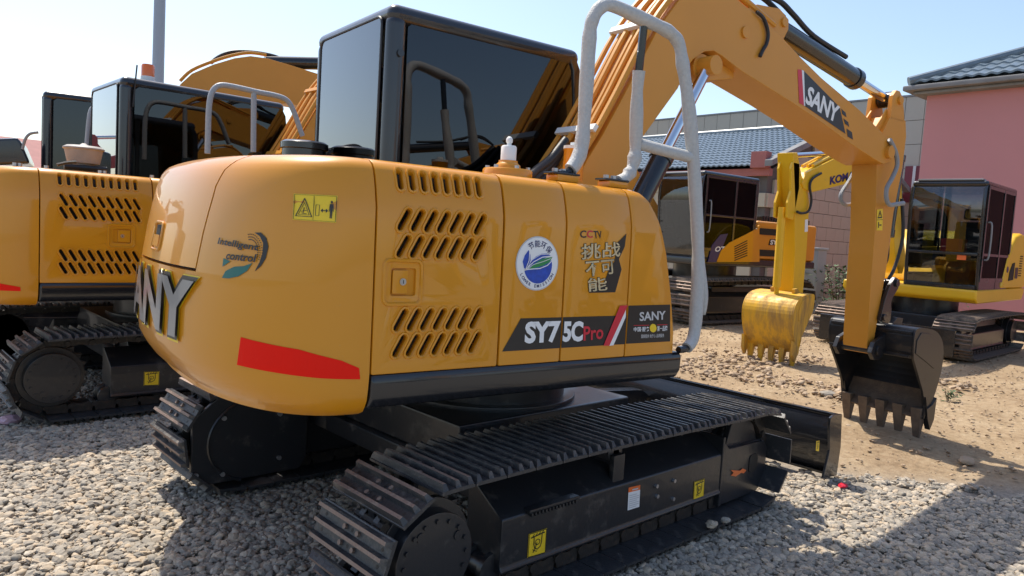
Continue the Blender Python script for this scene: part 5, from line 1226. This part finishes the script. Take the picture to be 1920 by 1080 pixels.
# pink building
XP = 16.0
pk = thing('pink_building', 'tall pink rendered building with tiled hip roof at the right edge', 'building', (0, 0, 0), BA)
pc = b_at(1739, 175, XP); zP = pc[2]; YP = pc[1]
m = MB(); m.box(XP, XP+9, YP-14, YP, -0.2, zP); m.build('wall', pinkm, pk)
m = MB(); m.box(XP-0.42, XP+9.4, YP-14.4, YP+0.40, zP+0.02, zP+0.14); m.box(XP-0.26, XP+9.2, YP-14.2, YP+0.22, zP-0.06, zP+0.019); m.build('eave', concm, pk, bevel=0.03)
pr = MB(); 
rp_ = roof_tiles(YP-14.2, YP+0.3, zP+0.18, zP+2.6, XP-0.35, XP+4.4, 'roof', pk, pitch=0.24, rows=14)
# hip: clip the slope along the diagonal towards the ridge
bmh = bmesh.new(); bmh.from_mesh(rp_.data)
nrm = Vector((-0.707, 0.0, 0)); d0 = Vector((XP-0.35, YP+0.3, 0)); hip = Vector((4.75, -4.75*1.35, 0)); nn = Vector((-hip.y, hip.x, 0)).normalized()
bmesh.ops.bisect_plane(bmh, geom=bmh.verts[:]+bmh.edges[:]+bmh.faces[:], plane_co=d0, plane_no=nn, clear_outer=True); bmh.to_mesh(rp_.data); bmh.free()
m = MB(); e0 = Vector((XP-0.35, YP+0.3, zP+0.24)); e1 = Vector((XP+4.4, YP+0.3-4.75*1.35, zP+2.68)); m.tube([e0, e1], 0.11, 10); m.build('hip_tile', tilem, pk)
m = MB(); m.add([e0+Vector((0, 0, -0.1)), e1+Vector((0, 0, -0.1)), Vector((XP+9.4, YP+0.3, zP+0.16))], [(0, 1, 2)]); m.build('hip_slope', tilem, pk)
# small things by the wall
cbp = hz(1532, 548)
m = MB(); m.box(-0.22, 0.22, -0.26, 0.26, 0, 1.45); m.box(-0.25, 0.25, -0.29, 0.29, 1.45, 1.50)
cbx = m.build('utility_cabinet', pmat('cabinet_grey', (0.33, 0.36, 0.37), 0.5, var=0.1), None, bevel=0.01); cbx.location = (14.0, 4.75, 0)
tag(cbx, 'pale grey metal cabinet standing beside the yellow arm before the block wall', 'cabinet')
pp = CAM+ray(290, 400)*24; m = MB(); m.cyl((0, 0, 0), (0, 0, 14), 0.20, 0.15, n=16); plo = m.build('lamp_pole', pmat('pole_grey', (0.30, 0.34, 0.40), 0.5), None); plo.location = (pp[0], pp[1], 0)
tag(plo, 'tall grey pole rising behind the cab with the orange beacon', 'pole')
sp_ = CAM+ray(52, 290)*40
m = MB(); m.box(-6, 6, -3, 3, 0, 3.2); sh = m.build('shed', pmat('shed_wall', (0.42, 0.33, 0.27), 0.8), None); sh.location = (sp_[0]-4, sp_[1]+3, 0)
m = MB(); m.prism([(-3.4, 3.2), (3.4, 3.2), (0, 5.0)], 'x', -6.3, 6.3); m.build('roof', redtrim, sh)
tag(sh, 'distant shed with a red roof seen over the engine hoods at left', 'shed')

# machines beside and behind the camera: the cab windows mirror them
RY = (5.3, -7.2, 0.0)
mr_ = row_mate('amber excavator standing right of the photographer, mirrored in the side cab window', RY, MT['yellow'], MT['yellow_flat'], full=False, reflector=False, yaw=math.pi)
bo_ = [o for o in mr_.children if o.name.startswith('boom') and 'cyl' not in o.name][0]
pl2 = multi('boom_plate', [bq((1507, 133), (1574, 201), (1585, 251), (1509, 199))], BP, MT['decal_black'], bo_, 0.002)
decal_text('boom_lettering', 'SANY', BP, o_b[0], o_b[1], o_b[2], MT['decal_white'], pl2, bold=0.035, space=0.95, off=0.004)
row_mate('red excavator standing behind the row, mirrored in the rear cab window', (-6.2, 12.3, 0.0), MT['red_paint'], MT['red_paint'], full=False, reflector=False)

# ================================================================== ground
def edge_x(y):  # where the gravel ends and the trodden dirt begins
    return 2.35+0.35*noise.noise(Vector((0, y*0.8, 3)))+max(0, -1.2-y)*0.9+max(0, y-1.5)*0.1
xs = [-400, -150, -60, -25, -12]+list(np.arange(-8, 20.01, 0.12))+[24, 32, 60, 150, 400]
ys = [-400, -150, -60, -25, -14]+list(np.arange(-9, 14.01, 0.14))+[20, 32, 60, 150, 400]
V = []
for y in ys:
    for x in xs:
        d = 1/(1+math.exp(-(x-edge_x(y))*4)) if abs(x) < 30 and abs(y) < 30 else 1
        z = -0.034*(1-d)
        if abs(x) < 30 and abs(y) < 30:
            n1 = noise.noise(Vector((x*0.9, y*0.9, 0))); n2 = noise.noise(Vector((x*2.6, y*2.6, 5))); n3 = noise.noise(Vector((x*7, y*7, 9)))+0.5*math.sin(y*9+1.5*noise.noise(Vector((x*0.7, y*0.7, 2))))*max(0, noise.noise(Vector((x*0.5, y*0.5, 7))))
            z += d*(0.030*n1+0.020*n2+0.012*n3-0.012)+(1-d)*(0.008*n2)
            if 2.6 < x < 7.5 and -1 < y < 3.5: z += d*0.05*max(0, noise.noise(Vector((x*1.3, y*3.0, 12))))
        V.append((x, y, z))
nx, ny = len(xs), len(ys)
FF = [(j*nx+i, j*nx+i+1, (j+1)*nx+i+1, (j+1)*nx+i) for j in range(ny-1) for i in range(nx-1)]
me = bpy.data.meshes.new('ground'); me.from_pydata(V, [], FF)
at = me.attributes.new('dirt', 'FLOAT', 'POINT'); at.data.foreach_set('value', [1/(1+math.exp(-max(-40, min(40, (v[0]-edge_x(v[1]))*9)))) for v in V])
gm, n, l, b = newmat('ground_dirt_gravel')
tc = n.new('ShaderNodeTexCoord'); att = n.new('ShaderNodeAttribute'); att.attribute_name = 'dirt'
def ntex(scale, detail=8, rough=0.65):
    t = n.new('ShaderNodeTexNoise'); t.inputs['Scale'].default_value = scale; t.inputs['Detail'].default_value = detail; t.inputs['Roughness'].default_value = rough
    l.new(tc.outputs['Object'], t.inputs['Vector']); return t
def ramp(src, stops):
    r = n.new('ShaderNodeValToRGB'); e = r.color_ramp.elements
    while len(e) < len(stops): e.new(0.5)
    for k, (p, c) in zip(e, stops): k.position = p; k.color = (*c, 1)
    l.new(src, r.inputs[0]); return r
def mixc(f, a, b_):
    m = n.new('ShaderNodeMix'); m.data_type = 'RGBA'
    if hasattr(f, 'links'): l.new(f, m.inputs[0])
    else: m.inputs[0].default_value = f
    l.new(a, m.inputs[6]); l.new(b_, m.inputs[7]); return m.outputs[2]
d1 = ramp(ntex(1.1).outputs['Fac'], [(0.30, (0.22, 0.145, 0.085)), (0.48, (0.35, 0.25, 0.15)), (0.68, (0.44, 0.335, 0.215))])
d2 = ramp(ntex(14, 10, 0.75).outputs['Fac'], [(0.34, (0.11, 0.072, 0.042)), (0.50, (0.35, 0.25, 0.15)), (0.70, (0.54, 0.44, 0.31))])
dirt = mixc(0.45, d1.outputs[0], d2.outputs[0])
g1 = ramp(ntex(30, 6, 0.7).outputs['Fac'], [(0.35, (0.20, 0.185, 0.165)), (0.6, (0.36, 0.335, 0.295))])
col = mixc(att.outputs['Fac'], g1.outputs[0], dirt)
l.new(col, b.inputs['Base Color']); b.inputs['Roughness'].default_value = 0.95; b.inputs['Specular IOR Level'].default_value = 0.2
bp = n.new('ShaderNodeBump'); bp.inputs['Strength'].default_value = 0.8; bp.inputs['Distance'].default_value = 0.03
l.new(ntex(22, 10, 0.75).outputs['Fac'], bp.inputs['Height']); l.new(bp.outputs['Normal'], b.inputs['Normal'])
me.materials.append(gm); me.shade_smooth()
ground = link('ground', me); setting(ground, 'bare trodden dirt yard turning to gravel under the machines')

# stones ------------------------------------------------------------------------
def stone_mat(name, lo, hi):
    m, n, l, b = newmat(name)
    oi = n.new('ShaderNodeObjectInfo'); r = n.new('ShaderNodeValToRGB'); e = r.color_ramp.elements
    e[0].position = 0; e[0].color = (*lo, 1); e[1].position = 1; e[1].color = (*hi, 1); k = e.new(0.55); k.color = (*[(a+b_)/2 for a, b_ in zip(lo, hi)], 1)
    k = e.new(0.8); k.color = (hi[0]*0.95, hi[1]*0.86, hi[2]*0.76, 1)
    l.new(oi.outputs['Random'], r.inputs[0])
    tc = n.new('ShaderNodeTexCoord'); t = n.new('ShaderNodeTexNoise'); t.inputs['Scale'].default_value = 1.7; t.inputs['Detail'].default_value = 6; l.new(tc.outputs['Object'], t.inputs['Vector'])
    mx = n.new('ShaderNodeMix'); mx.data_type = 'RGBA'; mx.blend_type = 'MULTIPLY'; mx.inputs[0].default_value = 0.5
    r2 = n.new('ShaderNodeValToRGB'); r2.color_ramp.elements[0].position = 0.3; r2.color_ramp.elements[0].color = (0.55, 0.53, 0.5, 1); r2.color_ramp.elements[1].position = 0.7
    l.new(t.outputs['Fac'], r2.inputs[0]); l.new(r.outputs[0], mx.inputs[6]); l.new(r2.outputs[0], mx.inputs[7]); l.new(mx.outputs[2], b.inputs['Base Color'])
    b.inputs['Roughness'].default_value = 0.85; b.inputs['Specular IOR Level'].default_value = 0.3
    return m
def scatter(name, base, mat, density, smin, smax, seed, label, zoff=0.0, flat=0.62, zjit=0.012):
    """base sheet -> stones spread over it with geometry nodes"""
    o = link(name, base); setting(o, label, 'stuff')
    ng = bpy.data.node_groups.new(name, 'GeometryNodeTree')
    ng.interface.new_socket('Geometry', in_out='INPUT', socket_type='NodeSocketGeometry'); ng.interface.new_socket('Geometry', in_out='OUTPUT', socket_type='NodeSocketGeometry')
    N = ng.nodes; Lk = ng.links
    gi = N.new('NodeGroupInput'); go = N.new('NodeGroupOutput')
    dp = N.new('GeometryNodeDistributePointsOnFaces'); dp.inputs['Density'].default_value = density; dp.inputs['Seed'].default_value = seed
    Lk.new(gi.outputs[0], dp.inputs['Mesh'])
    jn = N.new('GeometryNodeJoinGeometry')
    for k in range(7):
        ic = N.new('GeometryNodeMeshIcoSphere'); ic.inputs['Radius'].default_value = 1.0; ic.inputs['Subdivisions'].default_value = 2
        ps = N.new('GeometryNodeInputPosition'); va = N.new('ShaderNodeVectorMath'); va.operation = 'ADD'; va.inputs[1].default_value = (k*7.3, k*3.1, k*5.7)
        nz = N.new('ShaderNodeTexNoise'); nz.inputs['Scale'].default_value = 1.15; nz.inputs['Detail'].default_value = 2.5
        Lk.new(ps.outputs[0], va.inputs[0]); Lk.new(va.outputs[0], nz.inputs['Vector'])
        sb = N.new('ShaderNodeVectorMath'); sb.operation = 'SUBTRACT'; sb.inputs[1].default_value = (0.5, 0.5, 0.5); Lk.new(nz.outputs['Color'], sb.inputs[0])
        sc = N.new('ShaderNodeVectorMath'); sc.operation = 'SCALE'; sc.inputs['Scale'].default_value = 1.5; Lk.new(sb.outputs[0], sc.inputs[0])
        sp = N.new('GeometryNodeSetPosition'); Lk.new(ic.outputs[0], sp.inputs['Geometry']); Lk.new(sc.outputs[0], sp.inputs['Offset'])
        tf = N.new('GeometryNodeTransform'); tf.inputs['Scale'].default_value = (1.25, 0.9+0.05*k, flat+0.04*(k % 3)); Lk.new(sp.outputs[0], tf.inputs['Geometry'])
        sm = N.new('GeometryNodeSetMaterial'); sm.inputs['Material'].default_value = mat; Lk.new(tf.outputs[0], sm.inputs[0])
        ss = N.new('GeometryNodeSetShadeSmooth'); ss.inputs['Shade Smooth'].default_value = (k % 4 == 0); Lk.new(sm.outputs[0], ss.inputs[0])
        gt_ = N.new('GeometryNodeGeometryToInstance'); Lk.new(ss.outputs[0], gt_.inputs[0]); Lk.new(gt_.outputs[0], jn.inputs[0])
    ip = N.new('GeometryNodeInstanceOnPoints'); ip.inputs['Pick Instance'].default_value = True
    Lk.new(dp.outputs['Points'], ip.inputs['Points']); Lk.new(jn.outputs[0], ip.inputs['Instance'])
    ri = N.new('FunctionNodeRandomValue'); ri.data_type = 'INT'; ri.inputs[4].default_value = 0; ri.inputs[5].default_value = 6; ri.inputs['Seed'].default_value = seed+1; Lk.new(ri.outputs[2], ip.inputs['Instance Index'])
    rr = N.new('FunctionNodeRandomValue'); rr.data_type = 'FLOAT_VECTOR'; rr.inputs[0].default_value = (-0.45, -0.45, 0); rr.inputs[1].default_value = (0.45, 0.45, 6.28); rr.inputs['Seed'].default_value = seed+2; Lk.new(rr.outputs[0], ip.inputs['Rotation'])
    rs = N.new('FunctionNodeRandomValue'); rs.data_type = 'FLOAT'; rs.inputs[2].default_value = 0; rs.inputs[3].default_value = 1; rs.inputs['Seed'].default_value = seed+3
    pw_ = N.new('ShaderNodeMath'); pw_.operation = 'POWER'; pw_.inputs[1].default_value = 1.7; Lk.new(rs.outputs[1], pw_.inputs[0])
    mr = N.new('ShaderNodeMapRange'); mr.inputs[3].default_value = smin; mr.inputs[4].default_value = smax; Lk.new(pw_.outputs[0], mr.inputs[0]); Lk.new(mr.outputs[0], ip.inputs['Scale'])
    rz2 = N.new('FunctionNodeRandomValue'); rz2.data_type = 'FLOAT_VECTOR'; rz2.inputs[0].default_value = (0, 0, zoff-zjit); rz2.inputs[1].default_value = (0, 0, zoff+zjit); rz2.inputs['Seed'].default_value = seed+4
    ti = N.new('GeometryNodeTranslateInstances'); ti.inputs['Local Space'].default_value = False; Lk.new(ip.outputs[0], ti.inputs[0]); Lk.new(rz2.outputs[0], ti.inputs['Translation'])
    Lk.new(ti.outputs[0], go.inputs[0])
    md = o.modifiers.new('stones', 'NODES'); md.node_group = ng
    return o
def sheet(x0, x1, y0, y1, step, keep):
    V, Fc, idx = [], [], {}
    X = np.arange(x0, x1+1e-6, step); Y = np.arange(y0, y1+1e-6, step)
    def vid(i, j):
        if (i, j) not in idx: idx[(i, j)] = len(V); V.append((X[i], Y[j], 0.0))
        return idx[(i, j)]
    for i in range(len(X)-1):
        for j in range(len(Y)-1):
            if keep(X[i]+step/2, Y[j]+step/2): Fc.append((vid(i, j), vid(i+1, j), vid(i+1, j+1), vid(i, j+1)))
    me = bpy.data.meshes.new('sheet'); me.from_pydata(V, [], Fc); return me
def in_view(x, y, m=60):
    v = np.array([x, y, 0])-CAM; z = v@FWD
    if z < 0.3: return False
    q = projp((x, y, 0)); return -m < q[0] < 1920+m and -m < q[1] < 1080+m*2
stone = stone_mat('gravel_stone', (0.26, 0.235, 0.20), (0.54, 0.475, 0.385))
rndk = random.Random(11)
scatter('gravel', sheet(-6, 4.5, -2.8, 9, 0.15, lambda x, y: in_view(x, y) and x < edge_x(y)+rndk.uniform(-0.35, 0.12) and (x-CAM[0])**2+(y-CAM[1])**2 < 60), stone, 4300, 0.006, 0.023, 3, 'grey crushed stone gravel spread under the parked machines', zoff=-0.020)
scatter('gravel', sheet(-9, 4, -2.8, 14, 0.3, lambda x, y: in_view(x, y) and x < edge_x(y) and 60 <= (x-CAM[0])**2+(y-CAM[1])**2 < 220), stone, 1700, 0.010, 0.027, 5, 'grey crushed stone gravel farther off beneath the left machines', zoff=-0.018)
clod = stone_mat('dirt_clod', (0.30, 0.215, 0.14), (0.50, 0.39, 0.28))
scatter('dirt_clods', sheet(1.8, 14, -3, 6, 0.3, lambda x, y: in_view(x, y) and x > edge_x(y)-0.1), clod, 80, 0.004, 0.015, 8, 'small clods and pebbles lying on the trodden dirt', zoff=0.004, zjit=0.006)
scatter('dirt_clods', sheet(2.4, 7.2, -0.6, 3.2, 0.3, lambda x, y: noise.noise(Vector((x*0.9, y*0.9, 4))) > 0.02), clod, 150, 0.005, 0.036, 21, 'loose heap of broken earth between the blade and the buckets', zoff=0.008, zjit=0.01)
# single stones
for (u, v, r, lab) in ((1552, 741, 0.075, 'flat pale stone lying on the dirt left of the black bucket'), (1812, 866, 0.05, 'grey rock at the edge of the bucket shadow')):
    p = hz(u, v); m = MB(); bmx = bmesh.new(); bmesh.ops.create_icosphere(bmx, subdivisions=2, radius=1)
    for vv in bmx.verts: k = 1+0.35*noise.noise(vv.co*1.3+Vector((u, v, 0))); vv.co = Vector((vv.co.x*r*1.5*k, vv.co.y*r*k, vv.co.z*r*0.5*k))
    me = bpy.data.meshes.new('stone'); bmx.to_mesh(me); bmx.free(); me.materials.append(clod if u > 1700 else stone); o = link('stone', me); o.location = (p[0], p[1], 0.01); tag(o, lab, 'stone')
# weeds by the wall and in the yard
leafm = pmat('leaf_green', (0.045, 0.085, 0.022), 0.6, var=0.4, vscale=6)
def weed(name, at, h, w, nleaf, seed, lab, cat):
    rr = random.Random(seed); m = MB(); s = MB()
    for i in range(nleaf):
        a = rr.uniform(0, 6.28); q = Vector((rr.gauss(0, w/2.2), rr.gauss(0, w/2.2), h*rr.uniform(0.05, 1)**0.8)); L = rr.uniform(0.05, 0.14)*max(0.4, h); wd_ = L*0.3
        d = Vector((math.cos(a), math.sin(a), rr.uniform(-0.3, 0.8))).normalized(); sd = d.cross(Vector((0, 0, 1))).normalized()
        m.add([q, q+d*L*0.5+sd*wd_, q+d*L, q+d*L*0.5-sd*wd_], [(0, 1, 2, 3)])
    for i in range(max(4, nleaf//60)): q = Vector((rr.gauss(0, w/2.4), rr.gauss(0, w/2.4), h*rr.uniform(0.5, 1))); s.tube([(q.x*0.4, q.y*0.4, 0), q], 0.008*max(0.5, h), 5)
    o = thing(name, lab, cat, at); m.build('foliage', leafm, o, smooth=0); s.build('stem', pmat('stem', (0.10, 0.08, 0.05), 0.8), o, smooth=0)
    return o
weed('bush', (14.6, 4.2, 0), 1.1, 1.5, 1500, 2, 'scrubby green bush before the block wall behind the yellow arm', 'bush')
weed('bush', (15.2, 3.0, 0), 0.7, 1.2, 900, 3, 'low green bush against the wall behind the amber arm', 'bush')
p = hz(1780, 752); weed('grass_tuft', (p[0], p[1], 0), 0.10, 0.10, 90, 5, 'small green grass tuft on the dirt right of the black bucket', 'grass')


# litter and strays
def scrap(name, u, v, r, col, lab, cat, z=0.0, flat=0.6):
    p = hz(u, v, z); bmx = bmesh.new(); bmesh.ops.create_icosphere(bmx, subdivisions=2, radius=1)
    for vv in bmx.verts: k = 1+0.55*noise.noise(vv.co*1.7+Vector((u, v, 0))); vv.co = Vector((vv.co.x*r*1.3*k, vv.co.y*r*k, vv.co.z*r*flat*k))
    me = bpy.data.meshes.new(name); bmx.to_mesh(me); bmx.free(); me.materials.append(col); o = link(name, me); o.location = (p[0], p[1], z+r*flat*0.6); tag(o, lab, cat)
scrap('scrap', 1580, 913, 0.026, MT['decal_red'], 'small crumpled red scrap lying on the gravel right of the blade', 'litter')
scrap('scrap', 18, 792, 0.05, pmat('pale_pink_film', (0.55, 0.36, 0.42), 0.3), 'crumpled pinkish plastic film on the gravel at the far left edge', 'litter')
scrap('stone', 1334, 986, 0.028, stone, 'round tan stone resting on a bottom track shoe of the front excavator', 'stone', 0.05)
scrap('stone', 1360, 978, 0.022, stone, 'small pale stone on a bottom track shoe near the yellow sticker', 'stone', 0.05)

# keep the tree at thing > part > sub-part
for o in list(scene.objects):
    while o.parent and o.parent.parent and o.parent.parent.parent: o.parent = o.parent.parent
